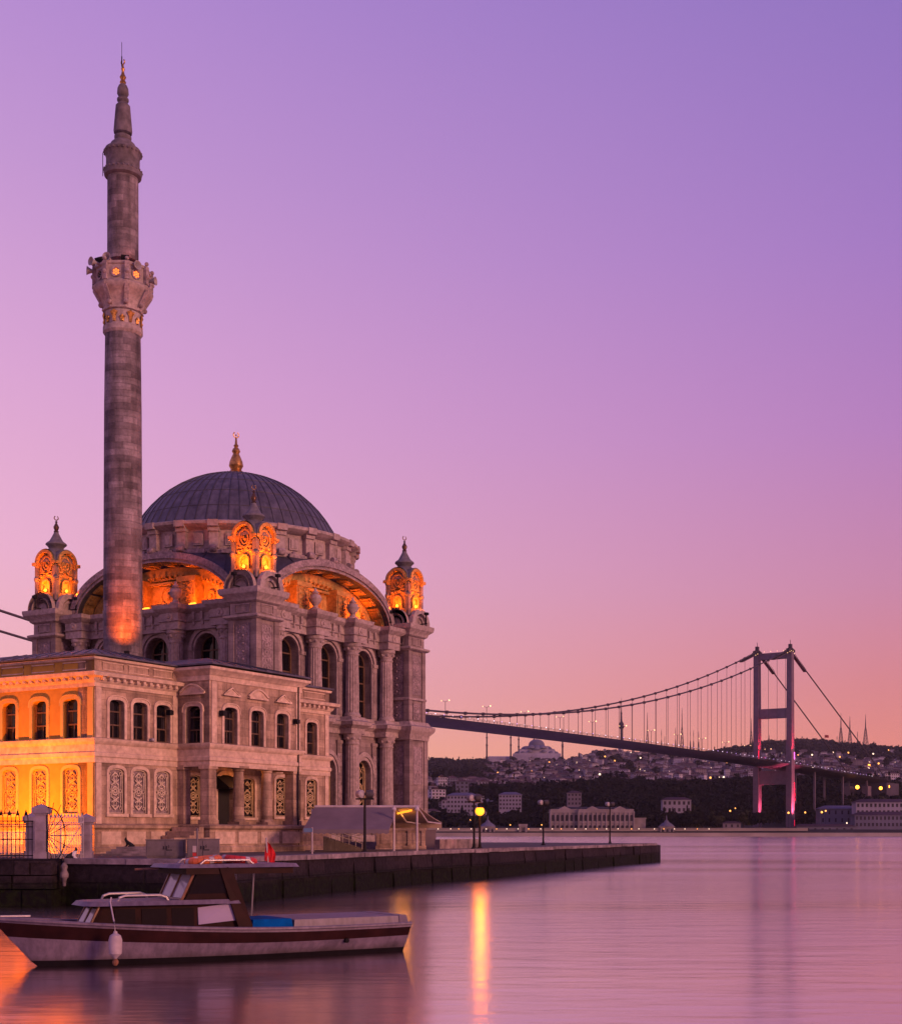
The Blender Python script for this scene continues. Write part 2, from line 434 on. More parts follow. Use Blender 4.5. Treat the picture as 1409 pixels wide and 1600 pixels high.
def face_parts(face):
    w = MB()
    w.wall(-6.7, 6.7, GZ, 8.9, YW, YW + .9, [(x, 1.5, 2.9, 6.2, 7.0) for x in WX])
    w.wall(-6.7, 6.7, 8.9, 13.95, YW, YW + .9, [(x, 1.75, 9.55, 12.85, 13.75) for x in WX])
    w.box(-6.7, YW, 13.95, 6.7, YW + .9, 15.3)
    # pilaster strips beside the windows, moulded panels
    for x in WX:
        for s in (-1, 1):
            w.box(x + s * 1.18 - .2, YW - .13, 9.5, x + s * 1.18 + .2, YW + .01, 12.8)
            w.box(x + s * 1.18 - .25, YW - .19, 12.8, x + s * 1.18 + .25, YW + .01, 13.0)
            w.box(x + s * 1.15 - .22, YW - .11, 1.6, x + s * 1.15 + .22, YW + .01, 7.9)
            w.box(x + s * 1.15 - .27, YW - .16, 7.9, x + s * 1.15 + .27, YW + .01, 8.1)
    obj('wall', w, 'stone', face)
    p = MB()
    prof = [(0, 13.95), (.10, 13.95), (.10, 14.35), (.2, 14.4), (.12, 14.45), (.12, 14.85), (.28, 14.95), (.42, 15.08), (.46, 15.3), (0, 15.3)]
    p.sweep(prof, ENT)
    pts = ENT + [(6.7, YW + .1), (-6.7, YW + .1)]
    p.prism_z(pts, 13.95, 15.29)
    for cx in CXS:                            # round bosses on the frieze blocks
        p.M = Matrix.Translation((cx, YW - 1.1, 14.62)) @ Matrix.Rotation(PI / 2, 4, 'X')
        p.lathe([(.26, -.02), (.26, .07), (.19, .10), (.10, .07), (.08, .13), (.02, .15)], 0, 0, 12)
        p.M = None
        p.box(cx - .4, YW - 1.06, 14.32, cx + .4, YW - .99, 14.40); p.box(cx - .4, YW - 1.06, 14.83, cx + .4, YW - .99, 14.9)
    for x in [i * .62 - 6.2 for i in range(21)]:   # brackets along the frieze between the blocks
        if min(abs(x - c) for c in CXS) > .72:
            p.box(x - .09, YW - .55, 14.5, x + .09, YW - .35, 14.92); p.box(x - .07, YW - .48, 14.2, x + .07, YW - .35, 14.5)
    obj('entablature', p, 'stone_trim', face)
    q = MB()
    path = [(-6.7, YW)]
    for cx in CXS: path += [(cx - .6, YW), (cx - .6, YW - .85), (cx + .6, YW - .85), (cx + .6, YW)]
    path.append((6.7, YW))
    q.sweep([(0, 8.45), (.10, 8.5), (.10, 8.8), (.22, 8.9), (.40, 9.0), (.44, 9.2), (.2, 9.3), (.12, 9.5), (0, 9.5)], path)
    q.prism_z(path + [(6.7, YW + .1), (-6.7, YW + .1)], 8.5, 9.49)
    q.sweep([(0, 1.6), (.2, 1.6), (.2, 2.3), (.1, 2.4), (0, 2.4)], path)
    q.prism_z(path + [(6.7, YW + .1), (-6.7, YW + .1)], 1.6, 2.39)
    obj('string_course', q, 'stone_trim', face)
    for cx in CXS:
        c = MB()
        cy = YW - .52
        c.lathe([(.52, 9.5), (.52, 9.62), (.46, 9.7), (.43, 9.78)], cx, cy, 20)
        c.lathe([(.415, 9.78), (.42, 11.0), (.37, 13.25)], cx, cy, 32, flute=1, depth=.09)
        c.lathe([(.40, 13.22), (.42, 13.3), (.37, 13.35), (.40, 13.5), (.50, 13.72), (.56, 13.76), (.56, 13.95)], cx, cy, 20)
        for k in range(8):
            a = k * PI / 4
            c.ball((cx + .44 * math.cos(a), cy + .44 * math.sin(a), 13.62), .10, 6, 5)
        c.lathe([(.56, 2.4), (.56, 2.6), (.48, 2.7), (.45, 2.8), (.45, 4.6)], cx, cy, 20)
        c.lathe([(.45, 4.6), (.40, 7.85)], cx, cy, 32, flute=1, depth=.08)
        c.lathe([(.44, 7.83), (.46, 7.9), (.41, 7.95), (.42, 8.1), (.54, 8.35), (.58, 8.5)], cx, cy, 20)
        for k in range(8):
            a = k * PI / 4
            c.ball((cx + .46 * math.cos(a), cy + .46 * math.sin(a), 8.22), .10, 6, 5)
        obj('column', c, 'stone_trim', face)
    for x in WX:
        g = MB(); g.prism_y(arch(x, 1.75, 9.55, 12.85, 13.75), YW + .55, YW + .6)
        wo = obj('window', g, 'glass', face)
        f = MB()
        f.box(x - .04, YW + .47, 9.55, x + .04, YW + .55, 13.6)
        for s in (-1, 1): f.box(x + s * .82 - .06, YW + .45, 9.55, x + s * .82 + .06, YW + .55, 12.9)
        for z in (9.6, 10.7, 11.8, 12.85): f.box(x - .85, YW + .48, z - .04, x + .85, YW + .548, z + .04)
        ai, ao = arch(x, 1.55, 12.85, 12.86, 13.62), arch(x, 1.74, 12.85, 12.86, 13.74)
        f.band(ai, ao, YW + .46, YW + .55)
        obj('window_frame', f, 'wood', wo)
        a = MB()
        a.band(arch(x, 1.75, 9.5, 12.85, 13.75), arch(x, 1.98, 9.5, 12.85, 13.88), YW - .10, YW + .05)
        a.band(arch(x, 2.04, 12.8, 12.85, 13.92), arch(x, 2.42, 12.8, 12.85, 14.2), YW - .20, YW + .05)
        a.box(x - 1.05, YW - .18, 9.40, x + 1.05, YW + .5, 9.56)
        obj('archivolt', a, 'stone_trim', wo)
        g = MB(); g.prism_y(arch(x, 1.5, 2.9, 6.2, 7.0), YW + .5, YW + .55)
        wo = obj('lower_window', g, 'glass', face)
        obj('grille', lattice(1.46, 2.95, 6.2, 6.97, x, YW + .35, .045), 'grille', wo)
        a = MB()
        a.band(arch(x, 1.5, 2.85, 6.2, 7.0), arch(x, 1.8, 2.85, 6.2, 7.2), YW - .12, YW + .05)
        a.band(arch(x, 1.86, 6.15, 6.2, 7.22), arch(x, 2.2, 6.15, 6.2, 7.5), YW - .18, YW + .05)
        obj('archivolt', a, 'stone_trim', wo)
    # chevron and rosette ornament on the strips
    for x in WX:
        for s in (-1, 1):
            k = MB(); xx = x + s * 1.15
            k.box(xx - .2, YW - .125, 4.1, xx + .2, YW - .10, 7.3)
            for z in (4.2, 4.35, 6.9):
                k.tube([(xx - .16, YW - .13, z), (xx, YW - .13, z + .22), (xx + .16, YW - .13, z)], .03, 4)
            k.tube([(xx - .17, YW - .13, 4.9), (xx + .17, YW - .13, 4.9), (xx + .17, YW - .13, 6.5), (xx - .17, YW - .13, 6.5)], .025, 4, closed=True)
            obj('chevron_panel', k, 'carve', face)
            k = MB(); xx = x + s * 1.18
            k.tube([(xx - .13, YW - .14, 9.9), (xx + .13, YW - .14, 9.9), (xx + .13, YW - .14, 12.5), (xx - .13, YW - .14, 12.5)], .02, 4, closed=True)
            obj('panel_moulding', k, 'carve', face)
    # the great arch and its recessed tympanum
    ga = MB()
    N = 36
    def ell(a, b, z0=15.3): return [(a * math.cos(PI * i / N), z0 + b * math.sin(PI * i / N)) for i in range(N + 1)]
    ga.band(ell(5.92, 2.72), ell(6.30, 3.1), YW - .52, YW + 1.05)
    ga.band(ell(6.05, 2.85), ell(6.42, 3.22), YW - .64, YW - .525)
    ga.band(ell(5.84, 2.66), ell(5.96, 2.74), YW - .58, YW - .521)
    obj('great_arch', ga, 'carve', face)
    ty = MB()
    yt = YW + 1.0
    ty.prism_y(ell(5.75, 2.55), yt, yt + .3)
    # stepped cornice under the soffit, following the arch in three rings
    ty.band(ell(5.05, 2.06), ell(5.75, 2.54), yt - .35, yt)
    ty.band(ell(4.75, 1.86), ell(5.1, 2.1), yt - .2, yt)
    for i in range(3, N - 2):                  # dentils
        a = PI * i / N
        ty.cbox((5.0 * math.cos(a), yt - .36, 15.3 + 2.02 * math.sin(a)), (.14, .2, .14))
    for cx in (-1.95, 1.95):                   # broad carved pilasters
        ty.box(cx - .62, yt - .75, 15.3, cx + .62, yt, 17.05)
        ty.box(cx - .70, yt - .85, 16.85, cx + .70, yt, 17.15)
        ty.box(cx - .70, yt - .85, 15.3, cx + .70, yt, 15.5)
    for cx in (-4.1, 4.1):
        ty.box(cx - .28, yt - .4, 15.3, cx + .28, yt, 16.55)
    for z in (15.6, 15.85): ty.box(-5.2, yt - .12, z, 5.2, yt, z + .09)
    ty.box(-1.33, yt - .28, 16.9, 1.33, yt, 17.05)
    obj('tympanum', ty, 'lamp_tint_stone', face)
    for cx, cz, r in ((0, 16.25, .55), (-3.2, 16.0, .36), (3.2, 16.0, .36)):
        md = MB()
        md.M = Matrix.Translation((cx, yt - .01, cz)) @ Matrix.Rotation(PI / 2, 4, 'X')
        md.lathe([(r, 0), (r, .16), (r * .82, .2), (r * .72, .10), (r * .4, .10), (r * .3, .2), (.03, .22)], 0, 0, 20)
        obj('medallion', md, 'lamp_tint_stone', face)
    for cx in (-1.95, 1.95):
        md = MB(); md.box(cx - .5, yt - .77, 15.55, cx + .5, yt - .74, 16.83)
        for z in (15.8, 16.1, 16.4, 16.7):
            md.tube([(cx - .32, yt - .78, z), (cx, yt - .78, z + .13), (cx + .32, yt - .78, z), (cx, yt - .78, z - .13)], .035, 4, closed=True)
            md.ball((cx, yt - .78, z), .07, 6, 5)
        md.tube([(cx - .48, yt - .77, 15.58), (cx + .48, yt - .77, 15.58), (cx + .48, yt - .77, 16.8), (cx - .48, yt - .77, 16.8)], .03, 4, closed=True)
        obj('carved_panel', md, 'lamp_tint_stone', face)
    # coffer panels on the soffit
    for i in range(12):
        md = MB()
        a = PI * (i + .5) / 12
        x, z = 5.84 * math.cos(a), 15.3 + 2.64 * math.sin(a)
        md.M = Matrix.Translation((x, YW + .25, z)) @ Matrix.Rotation(-math.atan2(2.7 * math.cos(a), -5.9 * math.sin(a)), 4, 'Y')
        md.cbox((0, 0, 0), (.75, .8, .10)); md.cbox((0, 0, 0), (.4, .6, .22))
        obj('coffer', md, 'lamp_tint_stone', face)
    for cx in (-1.87, 1.87):
        u = MB()
        u.lathe([(.34, 15.3), (.34, 15.5), (.18, 15.58), (.14, 15.7), (.32, 15.92), (.38, 16.1), (.30, 16.3), (.16, 16.36), (.22, 16.44), (.1, 16.56), (.07, 16.7), (.02, 16.74)], cx, YW - .55, 16)
        obj('urn', u, 'stone_trim', face)
    for cx in (-3.6, -.6, 2.9, 4.1):
        fl = MB(); fl.box(cx - .2, YW - .42, 15.31, cx + .2, YW - .22, 15.42); fl.box(cx - .17, YW - .32, 15.42, cx + .17, YW - .2, 15.48)
        fo = obj('floodlight', fl, 'flood_body', face)
        lamp('SPOT', face, (cx, YW - .28, 15.6), ORANGE, 330, .12, (cx * .96, YW + 1.0, 16.9), 155, 1.0, 'floodlight_glow')

face_a = obj('hall_face', MB().box(-6.7, YW + .9, GZ, 6.7, YW + 1.1, 15.3), 'dark', mosque)
face_parts(face_a)
# the second visible face is the same face turned a quarter
face_b = dup(face_a, mosque, (0, 0, 0), -PI / 2)
for o_ in list(face_b.children):              # its left half stays unlit
    if o_.type == 'LIGHT' and o_.location.x < -2: bpy.data.objects.remove(o_)
# plain rear walls, arches and roof
b = MB()
b.box(-6.7, 6.0, GZ, 6.7, 6.9, 15.3); b.box(6.0, -6.7, GZ, 6.9, 6.0, 15.3)
for z in (13.95, 8.9): b.box(-6.7, 6.9, z, 6.7, 7.3, z + .6); b.box(6.9, -6.7, z, 7.3, 6.7, z + .6)
obj('rear_wall', b, 'stone', mosque)

rf = MB()
NS = 160
def roof_pt(a, t):
    c, s = math.cos(a), math.sin(a)
    k = 7.30 / max(abs(c), abs(s))
    ox, oy = c * k, s * k
    e = oy if abs(c) > abs(s) else ox
    oz = zarch(e) + .10
    r = 6.98
    ix, iy, iz = c * r, s * r, 18.55
    # slightly sagging lead surface between arch and drum
    z = oz + (iz - oz) * (t ** .85)
    return (ox + (ix - ox) * t, oy + (iy - oy) * t, z)
TS = (0, .2, .4, .6, .8, 1.0)
vs = [roof_pt(2 * PI * j / NS, t) for t in TS for j in range(NS)]
fs = [(i * NS + j, i * NS + (j + 1) % NS, (i + 1) * NS + (j + 1) % NS, (i + 1) * NS + j) for i in range(len(TS) - 1) for j in range(NS)]
rf.add(vs, fs)
for o_ in range(4):                            # barrel backs of the four arches
    rf.M = Matrix.Rotation(o_ * PI / 2, 4, 'Z')
    rf.band([(5.9 * math.cos(PI * i / 24), 15.3 + 2.7 * math.sin(PI * i / 24)) for i in range(25)],
            [(6.36 * math.cos(PI * i / 24), 15.3 + 3.16 * math.sin(PI * i / 24)) for i in range(25)], YW - .5, YW + .6)
rf.M = None
roof = obj('roof', rf, 'lead_dark', mosque, 50)
sm = MB()
for j in range(0, NS, 4):
    a = 2 * PI * j / NS
    if abs((a % (PI / 2)) - PI / 4) < R(24):
        sm.tube([(p[0], p[1], p[2] + .03) for p in (roof_pt(a, t) for t in TS)], .035, 4)
obj('roof_seam', sm, 'lead_seam', roof)

dr = MB()
dr.lathe([(7.0, 18.3), (7.35, 18.3), (7.35, 18.55), (7.1, 18.62), (7.0, 18.7), (7.0, 19.75), (7.2, 19.8), (7.5, 19.95), (7.58, 20.0), (7.58, 20.16), (7.3, 20.26), (6.5, 20.32)], 0, 0, 96)
for k in range(24):
    a = 2 * PI * k / 24
    dr.M = Matrix.Rotation(a, 4, 'Z')
    dr.box(6.95, -.26, 18.66, 7.3, .26, 19.72); dr.box(6.95, -.32, 19.6, 7.42, .32, 19.82)
    dr.box(7.2, -.30, 19.84, 7.64, .30, 20.2)
    dr.box(6.95, .62, 18.85, 7.06, 1.22, 19.55); dr.box(6.95, .74, 18.95, 7.10, 1.10, 19.45)
    dr.M = None
drum = obj('drum', dr, 'stone_trim', mosque)
sc = MB()
for k in range(24):
    a = 2 * PI * k / 24
    sc.M = Matrix.Rotation(a, 4, 'Z') @ Matrix.Translation((7.42, 0, 18.62)) @ Matrix.Rotation(PI / 2, 4, 'X')
    sc.lathe([(.05, -.2), (.17, -.2), (.20, -.15), (.20, .15), (.17, .2), (.05, .2)], 0, 0, 14)
    sc.M = Matrix.Rotation(a + PI / 24, 4, 'Z')
    sc.box(7.0, -.5, 18.34, 7.5, .5, 18.56); sc.ball((7.1, 0, 18.66), .13, 8, 6)
    sc.M = None
obj('scroll', sc, 'carve', drum)

dm = MB()
DR, DZ = 6.85, 17.78
prof = []
for i in range(25):
    t = math.asin((20.22 - DZ) / DR) + (PI / 2 - math.asin((20.22 - DZ) / DR)) * i / 24
    prof.append((max(DR * math.cos(t), .05), DZ + DR * math.sin(t)))
dm.lathe([(prof[0][0] + .12, 20.2), (prof[0][0] + .12, 20.32)] + prof[1:], 0, 0, 96)
dome = obj('dome', dm, 'lead', mosque, 60)
sm = MB()
for k in range(60):
    a = 2 * PI * k / 60
    sm.tube([((r + .012) * math.cos(a), (r + .012) * math.sin(a), z + .012) for r, z in prof[1:-1:2]], .026, 4)
for i in (4, 8, 12, 16, 20):
    r, z = prof[i]
    sm.tube([((r + .005) * math.cos(2 * PI * k / 72), (r + .005) * math.sin(2 * PI * k / 72), z) for k in range(72)], .022, 4, closed=True)
obj('standing_seam', sm, 'lead_seam', dome)
fn = MB()
fn.lathe([(.78, 24.52), (.80, 24.62), (.68, 24.72), (.45, 24.82), (.32, 24.95), (.36, 25.05), (.44, 25.2), (.40, 25.45), (.28, 25.75), (.18, 25.95), (.26, 26.1), (.2, 26.25), (.10, 26.35), (.16, 26.45), (.08, 26.55), (.05, 26.95), (.02, 27.0)], 0, 0, 20)
for k in range(16):
    a = 2 * PI * k / 16
    fn.ball((.76 * math.cos(a), .76 * math.sin(a), 24.62), .11, 6, 5)
def crescent(mb, z, r, x=0.0, y=0.0, th=.035):
    mb.tube([(x + r * math.cos(t) * .87, y - r * math.cos(t) * .5, z + r * math.sin(t)) for t in [R(120 + 300 * i / 14) for i in range(15)]], th, 6)
crescent(fn, 27.12, .17)
fn.ball((0, 0, 27.1), .06, 8, 6)
obj('finial', fn, 'gold', mosque)

# ---- corner towers with their lanterns
M['bulb'] = emit("glowing sodium bulb", (1.0, .38, .03), 3)
M['tower_roof'] = plain("lantern roof lead", (.13, .115, .13), .7, .1, var=.3, scale=4, bump=.3)
def sq(h): return [(h, -h), (h, h), (-h, h), (-h, -h)][::-1]
def tower_parts(t):
    b = MB()
    b.box(-1.0, -1.0, GZ, 1.0, 1.0, 8.5); b.box(-1.18, -1.18, GZ, 1.18, 1.18, 2.5)
    b.box(-.9, -.9, 9.3, .9, .9, 15.3)
    for sx in (-1, 1):
        for sy in (-1, 1):
            b.box(sx * .88 - .2, sy * .88 - .2, 2.5, sx * .88 + .2, sy * .88 + .2, 8.45)
            b.box(sx * .78 - .19, sy * .78 - .19, 9.35, sx * .78 + .19, sy * .78 + .19, 14.1)
    obj('tower_shaft', b, 'stone', t)
    c = MB()
    p = [(1.0, -1.0), (-1.0, -1.0), (-1.0, 1.0), (1.0, 1.0)][::-1]
    def ringsweep(prof, h):
        path = [(-h, -h), (h, -h), (h, h), (-h, h)]
        c = MB(); c.sweep(prof, path, closed=True); obj('tower_cornice', c, 'stone_trim', t)
    ringsweep([(0, 8.35), (.12, 8.4), (.16, 8.7), (.34, 8.9), (.42, 9.02), (.44, 9.22), (.22, 9.32), (.1, 9.55), (-.1, 9.55)], 1.0)
    ringsweep([(0, 14.02), (.12, 14.06), (.22, 14.14), (.22, 14.24), (.05, 14.3), (0, 14.3)], .96)
    ringsweep([(-.2, 14.9), (0, 14.92), (.14, 15.02), (.2, 15.2), (.42, 15.38), (.46, 15.55), (.46, 15.68), (-.3, 15.72)], .92)
    ringsweep([(0, 10.9), (.05, 10.92), (.05, 11.05), (0, 11.08)], .97)
    for q in range(4):
        for z0, z1 in ((11.25, 13.8), (9.7, 10.75)):
            k = MB(); k.M = Matrix.Rotation(q * PI / 2, 4, 'Z')
            k.box(-.44, -.905, z0 + .02, .44, -.895, z1 - .02)
            k.tube([(-.45, -.91, z0), (.45, -.91, z0), (.45, -.91, z1), (-.45, -.91, z1)], .035, 4, closed=True)
            n = max(2, int((z1 - z0) / .42))
            for i in range(n):
                zz = z0 + (i + .5) * (z1 - z0) / n
                k.tube([(.26 * math.cos(PI * j / 4), -.91, zz + .17 * math.sin(PI * j / 4)) for j in range(8)], .03, 4, closed=True)
                k.ball((0, -.9, zz), .08, 6, 5)
                for sx in (-1, 1): k.ball((sx * .33, -.9, zz + .18), .05, 5, 4)
            obj('carved_panel', k, 'carve', t)
        k = MB(); k.M = Matrix.Rotation(q * PI / 2, 4, 'Z')
        k.tube([(-.5, -.92, 14.42), (.5, -.92, 14.42), (.5, -.92, 14.85), (-.5, -.92, 14.85)], .04, 4, closed=True)
        obj('panel_moulding', k, 'carve', t)
        for z0, z1 in ((3.0, 5.2), (5.6, 8.0)):
            k = MB(); k.M = Matrix.Rotation(q * PI / 2, 4, 'Z'); k.box(-.48, -1.005, z0 + .02, .48, -.995, z1 - .02)
            k.tube([(-.5, -1.01, z0), (.5, -1.01, z0), (.5, -1.01, z1), (-.5, -1.01, z1)], .04, 4, closed=True)
            k.tube([(-.3, -1.01, z0 + .3), (0, -1.01, z0 + .9), (.3, -1.01, z0 + .3)], .03, 4)
            obj('carved_panel', k, 'carve', t)
    a = MB()                                   # round arched pediments under the lantern
    for q in range(2):
        a.M = Matrix.Rotation(q * PI / 2, 4, 'Z')
        a.prism_y([(.92 * math.cos(PI * i / 16), 15.7 + .92 * math.sin(PI * i / 16)) for i in range(17)], -1.02, 1.02)
        for s in (-1, 1):
            y0 = s * 1.02
            a.band([(.70 * math.cos(PI * i / 16), 15.7 + .70 * math.sin(PI * i / 16)) for i in range(17)],
                   [(1.02 * math.cos(PI * i / 16), 15.7 + 1.02 * math.sin(PI * i / 16)) for i in range(17)], min(y0, y0 + s * .25), max(y0, y0 + s * .25))
            a.band([(.44 * math.cos(PI * i / 16), 15.7 + .44 * math.sin(PI * i / 16)) for i in range(17)],
                   [(.58 * math.cos(PI * i / 16), 15.7 + .58 * math.sin(PI * i / 16)) for i in range(17)], min(y0, y0 + s * .12), max(y0, y0 + s * .12))
    a.M = None
    obj('round_pediment', a, 'stone_trim', t)
    l = MB()
    hw = .66
    for q in range(2):
        l.M = Matrix.Rotation(q * PI / 2, 4, 'Z')
        l.prism_y(arch(0, 2 * hw, 16.3, 18.55, 19.2, 16), -.70, .70)
    l.M = None
    cpm = MB()
    for sx in (-1, 1):
        for sy in (-1, 1):
            cpm.box(sx * .73 - .13, sy * .73 - .13, 16.25, sx * .73 + .13, sy * .73 + .13, 18.52); cpm.box(sx * .74 - .18, sy * .74 - .18, 16.25, sx * .74 + .18, sy * .74 + .18, 16.7)
            cpm.ball((sx * .76, sy * .76, 17.6), .2, 8, 6)
    for q in range(4):
        l.M = Matrix.Rotation(q * PI / 2, 4, 'Z')
        l.box(-.72, -.95, 16.30, .72, -.69, 16.62); l.box(-.62, -.9, 16.62, .62, -.69, 16.72)
        l.box(-.82, -.88, 17.5, -.5, -.69, 17.62); l.box(.5, -.88, 17.5, .82, -.69, 17.62)
    l.M = None
    lan = obj('lantern', l, 'lamp_tint_stone', t)
    obj('corner_pier', cpm, 'tower_roof', t)  # roof lead's grey stands in for corners the lamps leave unlit
    h = MB()
    for q in range(4):
        h.M = Matrix.Rotation(q * PI / 2, 4, 'Z')
        h.band(arch(0, 1.16, 18.3, 18.55, 19.12, 16), arch(0, 1.5, 18.3, 18.55, 19.3, 16), -.98, -.69)
        for s in (-1, 1): h.box(s * .78 - .16, -1.02, 18.42, s * .78 + .16, -.69, 18.58)
        h.band([(.36 * math.cos(2 * PI * i / 18), 18.42 + .42 * math.sin(2 * PI * i / 18)) for i in range(18)],
               [(.46 * math.cos(2 * PI * i / 18), 18.42 + .52 * math.sin(2 * PI * i / 18)) for i in range(18)], -.80, -.69, closed=True)
        h.band([(.20 * math.cos(2 * PI * i / 14), 18.42 + .25 * math.sin(2 * PI * i / 14)) for i in range(14)],
               [(.27 * math.cos(2 * PI * i / 14), 18.42 + .32 * math.sin(2 * PI * i / 14)) for i in range(14)], -.78, -.69, closed=True)
        h.ball((0, -.72, 18.42), .11, 8, 6)
        h.band(arch(0, .5, 16.7, 17.2, 17.45, 10), arch(0, .68, 16.7, 17.2, 17.56, 10), -.84, -.69)
        for s in (-1, 1):
            h.ball((s * .42, -.72, 17.75), .13, 8, 6); h.ball((s * .2, -.72, 17.82), .09, 8, 6)
        h.box(-.5, -.80, 17.92, .5, -.69, 18.0)
    h.M = None
    obj('lantern_hood', h, 'lamp_tint_stone', lan)
    rr = MB()
    for q in range(2):
        rr.M = Matrix.Rotation(q * PI / 2, 4, 'Z')
        rr.band(arch(0, 1.34, 18.6, 18.61, 19.2, 16), arch(0, 1.58, 18.6, 18.61, 19.36, 16), -.90, .90)
    rr.M = None
    rr.lathe([(.62, 18.9), (.66, 19.3), (.52, 19.42), (.42, 19.5), (.50, 19.62), (.62, 19.72), (.60, 19.80), (.40, 19.95), (.26, 20.2), (.16, 20.4), (.12, 20.5)], 0, 0, 16)
    obj('lantern_cap', rr, 'tower_roof', t)
    fi = MB()
    fi.lathe([(.10, 20.45), (.16, 20.52), (.10, 20.6), (.15, 20.7), (.17, 20.8), (.08, 20.98), (.04, 21.05), (.09, 21.1), (.03, 21.16), (.02, 21.22)], 0, 0, 12)
    crescent(fi, 21.34, .12, th=.03)
    obj('finial', fi, 'finial_dark', t)
tw = obj('corner_tower', MB().box(-.8, -.8, 8.5, .8, .8, 9.3), 'stone', mosque)
tower_parts(tw)
tw.location = (-7.5, -7.5, 0)
towers = [tw]
for (x, y) in ((7.5, -7.5), (-7.5, 7.5), (7.5, 7.5)):
    towers.append(dup(tw, mosque, (x, y, 0)))
def tower_lamps(t, power):
    for q in (0, -1):                          # the two faces turned to the water and to the square
        m = Matrix.Rotation(q * PI / 2, 4, 'Z')
        bl = MB(); bl.ball(tuple(m @ Vector((0, -.84, 16.9))), .09, 10, 8)
        fb = MB(); fb.M = m; fb.box(-.04, -1.7, 15.72, .04, -1.2, 15.78); fb.box(-.03, -1.66, 15.76, .03, -1.6, 16.4); fb.box(-.12, -1.76, 16.3, .12, -1.54, 16.46); fb.M = None
        obj('floodlight', fb, 'iron', t)  # added lamp body on an outrigger, the tower's own lamps sit in niches
        obj('lamp_bulb', bl, 'bulb', t)
        lamp('SPOT', t, tuple(m @ Vector((0, -1.80, 16.55))), ORANGE, power * .85, .2, tuple(m @ Vector((0, -.75, 18.25))), 92, .7, 'lamp_glow')  # added uplight set out from the niche to spread the glow
        lamp('POINT', t, tuple(m @ Vector((0, -1.15, 16.95))), ORANGE, power * .07, .1, name='bulb_glow')
for t, pw in zip(towers[:3], (1500, 1250, 1300)): tower_lamps(t, pw)

# ================================================================== minaret
MNY = 73.0
mz = lambda y: CAM_Z + (HY - y) * MNY / F_PX
M['spire'] = plain('spire stone', (.115, .095, .11), .8, var=.4, scale=3, bump=.4)
minaret = thing('minaret', 'tall slender stone minaret with a balcony and pointed spire beside the dome', 'minaret', (at(192.5, MNY), MNY, 0), 0)
m = MB()
m.box(-1.15, -1.15, GZ, 1.15, 1.15, 9.0)
m.lathe([(1.0, 9.0), (.99, mz(900)), (.955, mz(640)), (.905, mz(524))], 0, 0, 48)
m.lathe([(.80, mz(410)), (.79, mz(280))], 0, 0, 48)
sh = obj('shaft', m, 'minaret', minaret, 30)
m = MB()
m.lathe([(.92, mz(526)), (1.02, mz(522)), (1.02, mz(515)), (.92, mz(512))], 0, 0, 32)
m.lathe([(.92, mz(512)), (.94, mz(492))], 0, 0, 32)
m.lathe([(.94, mz(492)), (1.08, mz(490)), (1.04, mz(484)), (1.2, mz(474)), (1.36, mz(466)), (1.46, mz(463)), (1.57, mz(458)), (1.57, mz(454)), (1.44, mz(450))], 0, 0, 8, a0=PI / 8)
m.lathe([(1.42, mz(454)), (1.42, mz(428)), (1.49, mz(427)), (1.49, mz(423)), (1.2, mz(422))], 0, 0, 8, a0=PI / 8)
bal = obj('balcony', m, 'stone_trim', minaret)
m = MB()
for k in range(8):
    a = 2 * PI * k / 8 + PI / 8
    m.M = Matrix.Rotation(a, 4, 'Z')
    m.box(1.34, -.12, mz(452), 1.55, .13, mz(424)); m.ball((1.5, 0, mz(440)), .14, 8, 6); m.ball((1.5, 0, mz(420)), .11, 8, 6)
    m.prism_y([(1.0, mz(488)), (1.52, mz(462)), (1.52, mz(456)), (1.2, mz(458)), (1.0, mz(475))], -.12, .12)
    m.ball((1.12, 0, mz(482)), .14, 8, 6)
    m.M = Matrix.Rotation(a + PI / 8, 4, 'Z')
    m.M = m.M @ Matrix.Translation((1.315, 0, mz(440))) @ Matrix.Rotation(PI / 2, 4, 'Y')
    m.lathe([(.28, -.02), (.28, .05), (.20, .05), (.20, 0)], 0, 0, 12)
m.M = None
obj('bracket', m, 'carve', bal)
m = MB()
for k in range(14):                            # gilded palmettes standing side by side round the neck
    m.M = Matrix.Rotation(2 * PI * k / 14, 4, 'Z')
    big = k % 2 == 0
    zb, zt = mz(511), mz(494 if big else 502)
    for j in range(-3, 4):
        u = j / 3
        wd = .19 if big else .15
        m.tube([(.955, u * .05, zb), (.965, u * .07, zb + (zt - zb) * .45), (.99, u * wd * .8, zb + (zt - zb) * (.85 - .12 * abs(u))), (1.0, u * wd, zt - abs(u) * .08)], .032, 5)
    m.ball((.97, 0, zb + .05), .07, 6, 5); m.ball((.98, 0, zt), .05, 6, 5)
m.M = None
obj('gilded_leaf', m, 'gold', bal)
M['rosette_glow'] = emit("self glowing rosette disc", (1.0, .17, .02), 2.2)  # glow put into the discs themselves, no lamp behind them
def minaret_face(k): return 2 * PI * k / 8 + PI / 4
best = sorted(range(8), key=lambda k: -(-math.sin(minaret_face(k))))
